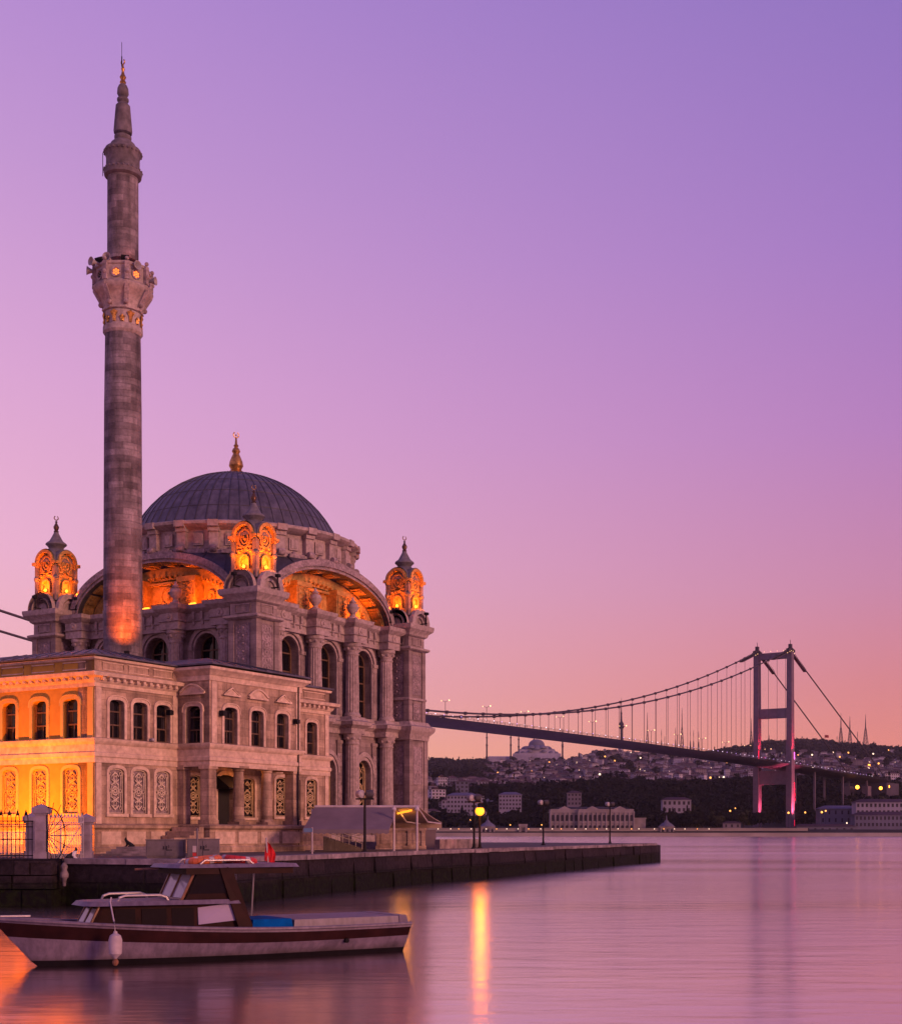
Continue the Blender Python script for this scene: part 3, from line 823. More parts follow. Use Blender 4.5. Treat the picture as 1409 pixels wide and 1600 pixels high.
for n_, k in enumerate(best[:3]):              # flat discs for the parapet's piercings, dark for shade, glowing for light
    a = minaret_face(k)
    r_ = MB()
    r_.M = Matrix.Rotation(a, 4, 'Z') @ Matrix.Translation((1.32, 0, mz(440))) @ Matrix.Rotation(PI / 2, 4, 'Y')
    for j in range(7):
        cx, cy = (0, 0) if j == 6 else (.125 * math.cos(j * PI / 3), .125 * math.sin(j * PI / 3))
        r_.lathe([(.05, 0), (.05, .012), (.01, .014)], cx, cy, 10)
    r_o = obj('rosette', r_, 'dark', bal)
    if n_ == 0 or math.cos(a) > .3: r_o.data.materials[0] = M['rosette_glow']
m = MB()
m.lathe([(.79, mz(280)), (.95, mz(277)), (.98, mz(270)), (.86, mz(266)), (.86, mz(247)), (.92, mz(244)), (.97, mz(239)), (.90, mz(235)), (.72, mz(233)), (.62, mz(226)), (.48, mz(222)), (.38, mz(220)), (.44, mz(217)), (.44, mz(214)), (.30, mz(211)), (.46, mz(209)), (.48, mz(205)), (.37, mz(166)), (.34, mz(165)), (.22, mz(161)), (.30, mz(158)), (.30, mz(155)), (.21, mz(152)), (.30, mz(147)), (.28, mz(139)), (.21, mz(134)), (.10, mz(131))], 0, 0, 32)
for k in range(24):
    a = 2 * PI * k / 24
    m.ball((.95 * math.cos(a), .95 * math.sin(a), mz(241)), .07, 6, 4); m.ball((.96 * math.cos(a), .96 * math.sin(a), mz(269)), .07, 6, 4)
obj('spire', m, 'spire', minaret)
m = MB()
m.lathe([(.09, mz(133)), (.17, mz(129)), (.10, mz(125)), (.17, mz(121)), (.09, mz(116)), (.06, mz(112)), (.10, mz(108)), (.05, mz(104)), (.03, mz(100))], 0, 0, 12)
crescent(m, mz(97), .12, th=.035)
obj('finial', m, 'gold', minaret)
m = MB(); m.tube([(-.06, 0, mz(104)), (-.06, 0, mz(88))], .03, 5); m.tube([(-.06, 0, mz(88)), (-.06, 0, mz(66))], .015, 4)
obj('lightning_rod', m, 'iron', minaret)
m = MB(); m.tube([(-.36, -.3, mz(222)), (-.75, -.3, mz(234)), (-1.0, -.2, mz(242)), (-1.0, -.2, mz(278))], .02, 4)
obj('cable', m, 'iron', minaret)
M['horn'] = plain("grey loudspeaker horn", (.30, .26, .28), .5, var=.15)
for k, (dx, dy, zz, yaw) in enumerate(((-.45, -1.25, 418, -1.75), (.95, -1.05, 428, -.7), (-1.55, -.55, 430, -2.75), (-1.2, -1.2, 424, -2.3), (1.62, -.3, 443, -.15))):
    s = MB()
    s.M = Matrix.Translation((dx, dy, mz(zz))) @ Matrix.Rotation(yaw, 4, 'Z') @ Matrix.Rotation(PI / 2, 4, 'Y')
    s.lathe([(.06, -.32), (.09, -.1), (.15, .05), (.23, .18), (.21, .18), (.10, .04), (.03, -.05)], 0, 0, 14)
    obj('loudspeaker', s, 'horn', minaret)
for dx, dy, yaw in ((.42, -1.15, .15), (-1.0, -.85, -.5)):
    s = MB(); s.M = Matrix.Translation((dx, dy, mz(417))) @ Matrix.Rotation(yaw, 4, 'Z') @ Matrix.Rotation(R(25), 4, 'X')
    s.box(-.2, -.1, -.15, .2, .1, .15); s.box(-.17, -.12, -.12, .17, -.1, .12); s.box(-.03, -.05, -.4, .03, .05, -.15)
    obj('floodlight', s, 'iron', minaret)
lamp('POINT', minaret, (.75, -.95, mz(421)), (1.0, .12, .06), 14, .08, name='balcony_glow')
# spotlight on the annex roof that paints the foot of the shaft orange

# ================================================================== two storey pavilion in front of the mosque
AX, AY = -618 / 2174 * 61.0, 61.0
annex = thing('pavilion', 'two storey stone pavilion with columned porch and arched windows in front of the mosque', 'building', (AX, AY, 0), ROT)
XB, XP0, XP1, XE, PD = 0.0, 5.29, 12.2, 17.3, -1.955
LEN = 21.8
YAW_L = Matrix.Rotation(-PI / 2, 4, 'Z')

def up_window(parent, xc, y, w=.92, M_=None, zb=6.72, zs=8.22, zt=8.46, trim='annex_trim', pediment=0):
    g = MB(); g.M = M_; g.prism_y(arch(xc, w, zb, zs, zt, 10), y + .26, y + .30)
    wo = obj('window', g, 'glass', parent)
    f = MB(); f.M = M_
    for s in (-1, 1): f.box(xc + s * (w / 2 - .04) - .04, y + .19, zb, xc + s * (w / 2 - .04) + .04, y + .26, zs + .05)
    for z in (zb + .03, zb + .62, zb + 1.22): f.box(xc - w / 2 + .08, y + .2, z - .03, xc + w / 2 - .08, y + .258, z + .035)
    f.box(xc - .022, y + .21, zb, xc + .022, y + .257, zb + .6)
    obj('window_frame', f, 'wood', wo)
    cu = MB(); cu.M = M_
    rc_ = random.Random(int(xc * 977 + y * 31))
    for s in (-1, 1):
        cw = w * rc_.uniform(.12, .38)
        x0 = xc - w / 2 + .02 if s < 0 else xc + w / 2 - .02 - cw
        n = max(3, int(cw / .05)); zt_ = zs - .02; zb_ = zb + rc_.choice((.02, .02, .65))
        for i in range(n): cu.box(x0 + cw * i / n, y + .262 - .012 * (i % 2), zb_, x0 + cw * (i + 1) / n, y + .268, zt_)
    obj('curtain', cu, 'curtain', wo)
    a = MB(); a.M = M_
    a.band(arch(xc, w, zb, zs, zt, 10), arch(xc, w + .30, zb, zs, zt + .15, 10), y - .06, y + .04)
    a.band(arch(xc, w + .30, zs - .05, zs, zt + .15, 10), arch(xc, w + .38, zs - .05, zs, zt + .2, 10), y - .10, y + .02)
    obj('surround', a, trim, wo)
    if pediment:
        p = MB(); p.M = M_
        z0 = 9.02
        if pediment == 1: pts = [(xc - .62, z0), (xc, z0 + .36), (xc + .62, z0)]
        else: pts = [(xc - .72, z0)] + [(xc - .72 + 1.44 * i / 10, z0 + .10 + .34 * math.sin(PI * i / 10)) for i in range(11)] + [(xc + .72, z0)]
        p.prism_y(pts, y - .10, y + .02)
        p.tube([(q[0], y - .13, q[1]) for q in pts], .055, 4, closed=True)
        obj('pediment', p, trim, wo)
    return wo

def low_window(parent, xc, y, w=.95, M_=None, zb=3.38, zs=5.14, zt=5.4, trim='annex_trim', lat='grille', back='glass'):
    g = MB(); g.M = M_; g.prism_y(arch(xc, w, zb, zs, zt, 10), y + .14, y + .2)
    wo = obj('lower_window', g, back, parent)
    gr = MB(); gr.M = M_
    src = lattice(w - .06, zb + .04, zs, zt - .03, xc, y + .08, .030)
    gr.add(src.v, src.f)
    obj('grille', gr, lat, wo)
    a = MB(); a.M = M_
    a.band(arch(xc, w, zb, zs, zt, 10), arch(xc, w + .28, zb, zs, zt + .15, 10), y - .05, y + .04)
    a.box(xc - w / 2 - .2, y - .1, zb - .14, xc + w / 2 + .2, y + .03, zb)
    obj('surround', a, trim, wo)
    return wo

M['curtain'] = plain('dim curtain', (.040, .032, .036), .95, var=.4, scale=3, bump=0, spec=.05)
ARC[0] = .74
# --- right flank of the main block
b1x = (1.32, 2.78, 4.28)
w = MB()
w.wall(XB, XP0, 2.85, 6.06, 0, .5, [(x, .95, 3.38, 5.14, 5.4) for x in b1x])
w.wall(XB, XP0, 6.06, 10.25, 0, .5, [(x, .92, 6.72, 8.22, 8.46) for x in b1x])
w.box(0, .5, 2.85, XP0, 1.0, 10.2)
# wing beyond the porch
wx = 15.7
w.wall(XP1, XE, 2.85, 6.06, 0, .5, [(13.1, .95, 3.38, 5.14, 5.4), (14.6, .35, 3.2, 5.2, 5.35), (wx, .95, 3.38, 5.14, 5.4)])
w.wall(XP1, XE, 6.06, 10.25, 0, .5, [(wx, .92, 6.72, 8.22, 8.46)])
w.box(XP1, .5, 2.85, XE, 1.0, 10.2)
w.box(XE - .5, 1.0, 2.85, XE, 5.0, 10.25)
w.box(.5, 1.0, 9.6, XE - .5, LEN, 10.1)
obj('wall', w, 'annex', annex)
for x in b1x:
    low_window(annex, x, 0, lat='stone_grille', back='carve'); up_window(annex, x, 0)
low_window(annex, 13.1, 0); low_window(annex, wx, 0); up_window(annex, wx, 0)
# --- long flank on the left, ochre lamp tinted plaster
w = MB(); w.M = YAW_L
lx = [-(1.42 + 1.95 * k) for k in range(10)]
w.wall(-LEN, -.001, 2.85, 6.06, 0, .5, [(x, .95, 3.38, 5.14, 5.4) for x in lx])
w.wall(-LEN, -.001, 6.06, 10.25, 0, .5, [(x, .92, 6.72, 8.22, 8.46) for x in lx])
w.M = None
w.box(.5, LEN - .5, 2.85, XE, LEN, 10.25)
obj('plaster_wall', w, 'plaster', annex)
for x in lx[:5]:
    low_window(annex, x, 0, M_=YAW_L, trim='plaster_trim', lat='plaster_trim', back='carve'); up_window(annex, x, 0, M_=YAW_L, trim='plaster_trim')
# --- porch: upper storey carried on columns
w = MB()
px_up = (6.75, 8.72, 10.68)
w.wall(XP0, XP1, 6.06, 10.28, PD, PD + .5, [(x, .95, 6.72, 8.22, 8.46) for x in px_up])
Msd = YAW_L @ Matrix.Translation((0, XP0, 0))         # left cheek of the porch
w.M = Msd
w.wall(-(0 - .001), -PD - .001, 6.06, 10.28, 0, .5, [(.98, .92, 6.72, 8.22, 8.46)])
w.M = None
w.box(XP1 - .5, PD + .5, 6.06, XP1, 0, 10.28)
w.box(XP0 + .5, PD + .5, 6.0, XP1 - .5, .0, 6.3)      # porch ceiling
w.box(XP0 + .5, .0, 6.3, XP1 - .5, 1.0, 10.2)
obj('porch_storey', w, 'annex', annex)
for i, x in enumerate(px_up): up_window(annex, x, PD, .95, pediment=(1, 2, 1)[i])
up_window(annex, .98, 0, M_=Msd, pediment=2)
w = MB()                                              # porch back wall with its doorway
dx = 9.1
w.wall(XP0, XP1, 2.9, 6.06, .35, .8, [(6.85, .92, 3.3, 5.05, 5.3), (dx, 1.25, 2.9, 4.9, 5.4), (10.9, .92, 3.3, 5.05, 5.3)])
obj('porch_wall', w, 'annex', annex)
for x in (6.85, 10.9): low_window(annex, x, .35, .92, zb=3.3, zs=5.05, zt=5.3)
d = MB(); d.prism_y(arch(dx, 1.25, 2.9, 4.9, 5.4), .62, .7)
do = obj('door', d, 'dark', annex)
d = MB(); d.band(arch(dx, 1.25, 2.9, 4.9, 5.4), arch(dx, 1.6, 2.9, 4.9, 5.6), .26, .36)
obj('surround', d, 'annex_trim', do)
d = MB(); d.prism_x([(.3, 5.35), (-.55, 4.75), (-.55, 4.68), (.3, 4.68)], dx - .75, dx + .75)
obj('door_hood', d, 'iron', do)
for cx in (5.55, 7.72, 9.86, 11.9):
    c = MB()
    if cx < 6 or cx > 11.5:
        c.box(cx - .26, PD + .04, 2.9, cx + .26, PD + .56, 5.62)
        c.box(cx - .34, PD - .04, 2.9, cx + .34, PD + .64, 3.12); c.box(cx - .32, PD - .02, 5.5, cx + .32, PD + .62, 5.7)
    else:
        cy = PD + .3
        c.box(cx - .36, cy - .36, 2.9, cx + .36, cy + .36, 3.05)
        c.lathe([(.34, 3.05), (.34, 3.12), (.28, 3.18), (.27, 3.24), (.27, 4.2), (.235, 5.45), (.28, 5.5), (.26, 5.55), (.34, 5.62)], cx, cy, 24)
        c.box(cx - .36, cy - .36, 5.62, cx + .36, cy + .36, 5.72)
    obj('column', c, 'annex', annex)
c = MB(); c.box(XP0 + .02, -.36, 2.9, XP0 + .5, .36, 5.62); c.box(XP0 - .06, -.42, 5.5, XP0 + .56, .36, 5.7)
obj('pilaster', c, 'annex', annex)
# --- plinth, platform, string courses, cornice and parapet
path_all = [(0.0, LEN), (0.0, 0.0), (XP0, 0.0), (XP0, PD), (XP1, PD), (XP1, 0.0), (XE, 0.0), (XE, 5.0)]
inner = [(XE - .3, 5.0), (XE - .3, .3), (.3, .3), (.3, LEN)]
q = MB()
q.prism_z(path_all + inner, 1.6, 2.89)
q.sweep([(0, 1.6), (.16, 1.6), (.16, 1.85), (.10, 1.9), (.10, 2.66), (.22, 2.74), (.24, 2.86), (0, 2.92)], path_all)
plinth = obj('plinth', q, 'annex', annex)
panels = [(.3 + i * 1.55, -.13, 1.5 + i * 1.55, -.09) for i in range(3)] + [(XP0 + .25 + i * 1.68, PD - .13, XP0 + 1.65 + i * 1.68, PD - .09) for i in range(4)]
panels += [(-.13, .4 + i * 1.95, -.09, 2.0 + i * 1.95) for i in range(4)]
for x0, y0, x1, y1 in panels:
    k = MB(); k.box(x0, y0, 2.0, x1, y1, 2.58); obj('plinth_panel', k, 'annex_trim', plinth)
q = MB()
path_s = [(0.0, LEN), (0.0, 0.0), (XP0, 0.0), (XP0, PD), (XP1, PD), (XP1, 0.0), (XE, 0.0), (XE, 4.0)]
q.sweep([(0, 5.62), (.05, 5.62), (.05, 5.85), (.10, 5.9), (.10, 6.06), (.04, 6.1), (.04, 6.42), (.12, 6.5), (.16, 6.58), (.17, 6.68), (.08, 6.71), (0, 6.71)], path_s)
q.prism_z([(XP0, 0), (XP0, PD), (XP1, PD), (XP1, 0)], 5.72, 6.065)
obj('string_course', q, 'annex_trim', annex)
CP = [(0, 8.95), (.06, 8.95), (.06, 9.12), (.16, 9.2), (.2, 9.32), (.42, 9.4), (.46, 9.56), (.2, 9.62), (0, 9.64)]
q = MB()
q.sweep(CP, [(0.0, LEN), (0.0, 0.0), (XP0 - .01, 0.0)]); q.sweep(CP, [(XP1 + .01, 0.0), (XE, 0.0), (XE, 4.0)])
PC = [(0, 9.62), (.05, 9.62), (.05, 9.86), (.14, 9.92), (.2, 10.02), (.36, 10.12), (.38, 10.24), (0, 10.28)]
q.sweep(PC, [(XP0, 0.0), (XP0, PD), (XP1, PD), (XP1, 0.0)])
for i in range(26):                                   # modillions under the cornice
    if i * .42 < 5.0: q.box(.15 + i * .42, -.36, 9.24, .15 + i * .42 + .16, -.1, 9.37)
    if i * .42 < 4.6: q.box(XP1 + .3 + i * .42, -.36, 9.24, XP1 + .3 + i * .42 + .16, -.1, 9.37)
    q.box(-.36, .15 + i * .42, 9.24, -.1, .31 + i * .42, 9.37)
obj('cornice', q, 'annex_trim', annex)
q = MB()
CO = [(0, 10.12), (.10, 10.16), (.12, 10.27), (0, 10.29)]
q.sweep(CO, [(0.0, LEN), (0.0, 0.0), (XP0 - .01, 0.0)]); q.sweep(CO, [(XP1 + .01, 0.0), (XE, 0.0), (XE, 4.0)])
def frame(x0, x1, z0, z1, y, Mx=None):
    q.M = Mx
    q.tube([(x0, y, z0), (x1, y, z0), (x1, y, z1), (x0, y, z1)], .035, 4, closed=True)
    q.M = None
for i in range(3): frame(.45 + i * 1.6, 1.75 + i * 1.6, 9.74, 10.06, -.01)
for i in range(10): frame(-(1.9 + i * 1.95), -(.5 + i * 1.95), 9.74, 10.06, -.01, YAW_L)
for i in range(2): frame(XP1 + .5 + i * 2.3, XP1 + 2.4 + i * 2.3, 9.74, 10.06, -.01)
for x0 in (XP0 + .12, XP1 - .42): q.box(x0, PD - .05, 6.72, x0 + .34, PD + .02, 9.6)
for x0 in (0.06, XP0 - .36, XP1 + .1, XE - .4): q.box(x0, -.05, 6.72, x0 + .32, .02, 8.94)
for x0 in (0.06, XE - .4): q.box(x0, -.05, 2.92, x0 + .32, .02, 5.61)
obj('parapet_moulding', q, 'annex_trim', annex)
q = MB()
q.box(-.05, .06, 6.72, .02, .38, 8.94); q.box(-.05, .06, 2.92, .02, .38, 5.61)
obj('corner_strip', q, 'plaster_trim', annex)
def hip(mb, x0, y0, x1, y1, z, rise, inset):
    vs = [(x0, y0, z), (x1, y0, z), (x1, y1, z), (x0, y1, z), (x0 + inset, y0 + inset, z + rise), (x1 - inset, y0 + inset, z + rise), (x1 - inset, y1 - inset, z + rise), (x0 + inset, y1 - inset, z + rise)]
    mb.add(vs, [(0, 1, 5, 4), (1, 2, 6, 5), (2, 3, 7, 6), (3, 0, 4, 7), (4, 5, 6, 7)])
    mb.box(x0, y0, z - .07, x1, y1, z - .002)
q = MB()
hip(q, -.28, -.28, XP0 + 1.0, LEN, 10.38, .62, 2.6)
hip(q, XP0 - .3, PD - .45, XP1 + .3, 7.0, 10.40, .62, 2.6)
q.box(XP1 + .31, -.25, 10.30, XE + .12, 4.0, 10.40)
rf_a = obj('roof', q, 'lead', annex)
q = MB()
for i in range(9): q.tube([(-.26, .3 + i * .75, 10.40), (2.3, 2.4 + i * .62, 11.0)], .03, 4)
for i in range(6): q.tube([(.2 + i * .8, -.26, 10.40), (2.3 + i * .4, 2.3, 11.0)], .03, 4); q.tube([(XP0 + .2 + i * 1.15, PD - .43, 10.42), (XP0 + 2.6 + i * .38, PD + 2.15, 11.02)], .03, 4)
obj('roof_seam', q, 'lead_seam', rf_a)
q = MB(); q.tube([(XP1 - .28, PD - .06, 10.1), (XP1 - .28, PD - .06, 1.7)], .05, 8)
obj('downpipe', q, 'iron', annex)
for x, y in ((XP0 + .7, PD), (XP1 - .6, PD), (XP0 - .75, -.0)):
    q = MB(); q.box(x - .08, y - .3, 8.0, x + .08, y - .05, 8.25); q.box(x - .12, y - .34, 8.02, x + .12, y - .28, 8.22); q.box(x - .02, y - .06, 8.1, x + .02, y + .02, 8.16)
    obj('wall_floodlight', q, 'iron', annex)
q = MB(); q.box(3.3, -.22, 6.73, 3.5, .0, 6.85); q.ball((3.36, -.26, 6.78), .09, 8, 6)
obj('security_camera', q, 'horn', annex)
# small lantern hanging in the porch, alight
q = MB(); q.tube([(9.2, -.5, 6.0), (9.2, -.5, 5.62)], .02, 5); q.lathe([(.05, 5.62), (.14, 5.56), (.10, 5.3), (.04, 5.26)], 9.2, -.5, 8)
obj('porch_lantern', q, 'flood_body', annex)
lamp('POINT', annex, (9.2, -.6, 5.2), (1.0, .30, .04), 14, .1, name='porch_glow')
# steps to the porch on its left side
q = MB()
for i in range(6): q.box(XP0 - .35 - .32 * (6 - i), PD + .05, 1.6, XP0 - .35 - .32 * (5 - i), -.25, 1.6 + .2 * (i + 1))
q.box(XP0 - 2.6, PD - .2, 1.6, XP0 - .2, PD + .04, 2.3)
obj('porch_steps', q, 'annex', annex)

# lamp at the foot of the ochre flank
fl = thing('floodlight', 'orange floodlight on the ground before the ochre wall behind the railings', 'floodlight', (0, 0, GZ))
m = annex.matrix_basis @ Vector((-4.4, 3.3, 0))
fl.location = (m.x, m.y, GZ)
fl.rotation_euler = (0, 0, ROT)
q = MB(); q.box(-.15, -.12, 0, .15, .12, .06); q.M = Matrix.Translation((0, 0, .3)) @ Matrix.Rotation(R(-35), 4, 'Y'); q.box(-.12, -.2, -.15, .10, .2, .15); q.M = None
q.tube([(0, -.23, .05), (0, -.23, .3)], .02, 5); q.tube([(0, .23, .05), (0, .23, .3)], .02, 5)
obj('housing', q, 'iron', fl)
q = MB(); q.M = Matrix.Translation((0, 0, .3)) @ Matrix.Rotation(R(-35), 4, 'Y'); q.box(.101, -.18, -.13, .115, .18, .13)
obj('lens', q, 'flood_body', fl)
lamp('SPOT', fl, (.25, 0, .45), (1.0, .205, .002), 7600, .2, (5.0, .2, 3.4), 165, 1.0, 'beam')
# spotlight on the pavilion roof that lights the foot of the minaret
sp = thing('spotlight', 'small red and orange spotlight on the pavilion roof at the foot of the minaret', 'spotlight', (at(198.5, 70.75), 70.75, 11.55))
q = MB(); q.box(-.12, -.1, 0, .12, .1, .22); q.box(-.03, -.03, -.5, .03, .03, 0)
obj('housing', q, 'iron', sp)
lamp('SPOT', sp, (0, .05, .25), (1.0, .13, .003), 3000, .1, (-.42, 1.3, 2.0), 76, 1.0, 'beam')
ARC[0] = 1.0

# ================================================================== suspension bridge
TX, TY = 244.0, 1200.0
BROT = math.atan2(.8215, .570)
M['steel'] = plain("bridge steel paint", (.120, .090, .130), .55, .1, var=.15, scale=.3, bump=0)
M['deck_steel'] = plain("dark bridge deck steel", (.05, .042, .065), .6, .1, var=.2, scale=.2, bump=0)
M['cable'] = plain("dark bridge cable", (.045, .035, .05), .6, .1, var=.1, bump=0)
M['led_white'] = emit("white deck lamp", (.95, .80, 1.0), 3.2)
M['led_red'] = emit("red tower lamp strip", (1.0, .015, .07), 1.0)
M['dark_steel'] = plain('dark mast steel', (.03, .024, .036), .7, bump=0, spec=.1)
M['led_dim'] = emit('dim deck lamp', (.9, .8, 1.0), 1.0)
M['led_violet'] = emit('violet deck lamp', (.6, .35, 1.0), 2.0)
M['mast_amber'] = emit('amber mast lamp', (1, .62, .28), 2.5)
M['led_pink'] = emit("magenta tower lamp", (1.0, .12, .75), 3)
bridge = thing('suspension_bridge', 'long suspension bridge with portal tower crossing the strait behind the mosque', 'bridge', (TX, TY, 0), BROT)
# local x runs towards the far shore, -y is the side nearest the viewer
def deck_z(x):
    s = -x
    return 62.0 + .0200 * s - 1.75e-5 * s * s if s >= 0 else 62.0 + .026 * s
deck = MB()
secs = list(range(-1100, 1, 20)) + [20 * i for i in range(1, 14)]
prof = [(-16.5, -.2), (-14.5, 0), (14.5, 0), (16.5, -.2), (14.0, -1.4), (8.0, -3.0), (-8.0, -3.0), (-14.0, -1.4)]
vs = [(x, y, deck_z(x) + z) for x in secs for y, z in prof]
m_ = len(prof)
deck.add(vs, [(i * m_ + a, i * m_ + (a + 1) % m_, (i + 1) * m_ + (a + 1) % m_, (i + 1) * m_ + a) for i in range(len(secs) - 1) for a in range(m_)])
dk = obj('deck', deck, 'deck_steel', bridge)
r_ = MB()
for y in (-16.0, 16.0):
    for h in (.6, 1.3): r_.tube([(x, y, deck_z(x) + h) for x in secs], .12, 4)
    for x in range(-1100, 260, 8): r_.box(x - .1, y - .1, deck_z(x) - .1, x + .1, y + .1, deck_z(x) + 1.3)
obj('railing', r_, 'cable', dk)
for i in range(88):
    x = 200 - 8.2 * i
    q = MB(); q.ball((x, -16.3, deck_z(x) + 1.5), .22 - .0001 * i, 6, 5)
    obj('deck_light', q, ('led_white', 'led_dim', 'led_violet')[(i * 7 + i // 3) % 3], bridge)
for sy in (-1, 1):
    t = MB()
    def legbox(z0, z1, a0, b0, a1, b1):
        vs = [(-a0, -b0, z0), (a0, -b0, z0), (a0, b0, z0), (-a0, b0, z0), (-a1, -b1, z1), (a1, -b1, z1), (a1, b1, z1), (-a1, b1, z1)]
        t.add([(x, y + sy * 15.2, z) for x, y, z in vs], [(0, 1, 5, 4), (1, 2, 6, 5), (2, 3, 7, 6), (3, 0, 4, 7), (4, 5, 6, 7), (3, 2, 1, 0)])
    legbox(0, 158, 3.6, 2.7, 2.6, 2.2)
    legbox(-2, 4, 7, 6, 6, 5)
    obj('tower_leg', t, 'steel', bridge)
    t = MB()
    for i in range(7): t.box(-6 + i * 2, sy * 15.2 - 1.4, 158 + (.0 if i in (0, 6) else .6), -4.6 + i * 2, sy * 15.2 + 1.4, 160.2 + 1.6 * (1 - abs(i - 3) / 3))
    t.tube([(0, sy * 15.2, 160), (0, sy * 15.2, 168)], .25, 5)
    t.box(-1.6, sy * 15.2 - 1.2, 161, 1.6, sy * 15.2 + 1.2, 164.5)
    obj('cable_saddle', t, 'cable', bridge)
for z0, z1 in ((152.5, 157.6), (101.5, 109.5), (44.5, 56.0)):
    t = MB(); t.box(-2.3, -13.2, z0, 2.3, 13.2, z1)
    t.box(-2.5, -13.2, z1 - .5, 2.5, 13.2, z1 + .3)
    obj('crossbeam', t, 'steel', bridge)
def cable_z(x):
    s = -x
    return 70.5 + (160.5 - 70.5) * ((s - 537) / 537) ** 2
for sy in (-1, 1):
    y = sy * 14.6
    c = MB(); c.tube([(x, y, cable_z(x)) for x in range(-1074, 1, 18)] + [(0, y, 160.5)], .55, 6)
    obj('main_cable', c, 'cable', bridge)
    c = MB(); c.tube([(0, y, 160.5), (258 if sy < 0 else 240, y, 52)], .55, 6)
    obj('backstay', c, 'cable', bridge)
    c = MB()                                   # maintenance walkways near the tower top
    for s2 in (-1, 1):
        for k in range(26):
            f = k / 25
            x = s2 * (1 + 33 * f)
            z = cable_z(x) if x < 0 else 160.5 - x * 108.5 / 250
            c.box(x - .75, y - 1.5, z - 1.9, x + .75, y + 1.5, z - 1.2)
            if k % 2 == 0: c.box(x - .15, y - 1.5, z - 1.3, x + .15, y - 1.2, z + .6); c.box(x - .15, y + 1.2, z - 1.3, x + .15, y + 1.5, z + .6)
    obj('catwalk', c, 'cable', bridge)
    for i in range(34):
        x = -17.9 * (i + .5)
        h = MB(); h.tube([(x, y, deck_z(x)), (x, y, cable_z(x))], .16, 4)
        h.box(x - .7, y - .8, cable_z(x) - .9, x + .7, y + .8, cable_z(x) + .8)
        obj('hanger', h, 'cable', bridge)
for i in range(14):
    x = -i * 42.0 - 12
    for y in (0,):
        l = MB(); z = deck_z(x)
        l.tube([(x, y, z), (x, y, z + 11.5)], .16, 5); l.tube([(x, y - 2.6, z + 12.4), (x, y, z + 11.5), (x, y + 2.6, z + 12.4)], .13, 4)
        lo = obj('lamp_mast', l, 'cable', bridge)
        l = MB(); l.ball((x, y - 2.7, z + 12.3), .42, 6, 5); l.ball((x, y + 2.7, z + 12.3), .3, 6, 5)
        obj('mast_lamp', l, 'mast_amber', lo)
for x, y in ((70, -9), (70, 9), (140, -9), (140, 9), (205, -9), (205, 9)):
    p = MB(); p.box(x - .8, y - .8, 8, x + .8, y + .8, deck_z(x) - 2.6)
    if x == 205: p.box(x - 5, y - 3, 8, x + 5, y + 3, deck_z(x) - 8)
    obj('side_pier', p, 'steel', bridge)
a = MB(); a.box(225, -22, 20, 262, 22, deck_z(240) - 3.2); obj('anchorage', a, 'deck_steel', bridge)
# coloured tower lighting
for sy, za, zb, mat in ((1, 66, 74, 'led_red'), (-1, 66, 72, 'led_pink'), (-1, 30, 46, 'led_red'), (-1, 8, 14, 'led_red')):
    q = MB(); x = 3.4 if sy < 0 else -1.0
    q.box(2.2 if sy < 0 else -3.3, sy * 15.2 - 2.72, za, 3.2 if sy < 0 else -2.2, sy * 15.2 - 2.4, zb)
    obj('tower_light', q, mat, bridge)
for sy, z, pw, up in ((1, 66, 2.2e5, 40), (-1, 66, 2.0e5, 40), (-1, 12, 5.5e5, 34), (1, 12, 3.2e5, 34)):
    lamp('SPOT', bridge, (-3.5, sy * 15.2 - 9.0, z), (1.0, .10, .18) if z < 20 else (1.0, .02, .06), pw, .6, (0, sy * 15.2, z + up), 62, 1.0, 'tower_glow')
for dx, yy in ((-9, -15), (-5, -15.5), (-2, -15.5), (2, -15.5), (6, -15), (0, -9), (0, -3), (0, 3), (0, 9), (-5, 14), (-9, 14)):
    q = MB(); q.ball((dx - 2.8 if abs(yy) < 12 else dx, yy - 1.4, 159.2 - abs(dx) * .35), .24, 6, 5); obj('saddle_light', q, 'mast_amber', bridge)

# ================================================================== far shore: terrain
SKY = [(-2600, 1215), (-1200, 1214), (-600, 1212), (0, 1205), (400, 1200), (640, 1197), (720, 1198), (780, 1197), (835, 1191), (880, 1193), (915, 1184), (938, 1178),
       (1000, 1182), (1050, 1181), (1128, 1180), (1176, 1172), (1213, 1168), (1259, 1166), (1293, 1168), (1340, 1171), (1409, 1179), (1600, 1190), (2100, 1200), (3200, 1210)]
def interp(x, tab):
    if x <= tab[0][0]: return tab[0][1]
    for (a, b), (c, d) in zip(tab, tab[1:]):
        if x <= c: return b + (d - b) * (x - a) / (c - a)
    return tab[-1][1]
PROF = [(1085, -.04), (1100, .045), (1160, .055), (1225, .085), (1310, .23), (1500, .44), (1700, .53), (2100, .63), (2600, .76), (3200, .88), (3900, .98), (4200, 1.0), (4500, .97), (5400, .6)]
def ground(X, Y):
    e = (HY - interp(CX + F_PX * X / Y, SKY)) / F_PX
    h = 2.5 + Y * e * interp(Y, PROF)
    far = min(1, max(0, (Y - 1150) / 900))
    h += far * 9 * noise.noise((X * .0042, Y * .0042, 3.1)) + far * 4 * noise.noise((X * .012, Y * .012, 7.7))
    return h
g = MB()
xs = [-2400 + 5100 * i / 150 for i in range(151)]
ys = [1085, 1092, 1100, 1130, 1170, 1220, 1280, 1350, 1430, 1520, 1620] + [1730 + 120 * i for i in range(30)]
g.v = [(x * (.3 + .7 * y / 4200), y, ground(x * (.3 + .7 * y / 4200), y)) for y in ys for x in xs]
W_ = len(xs)
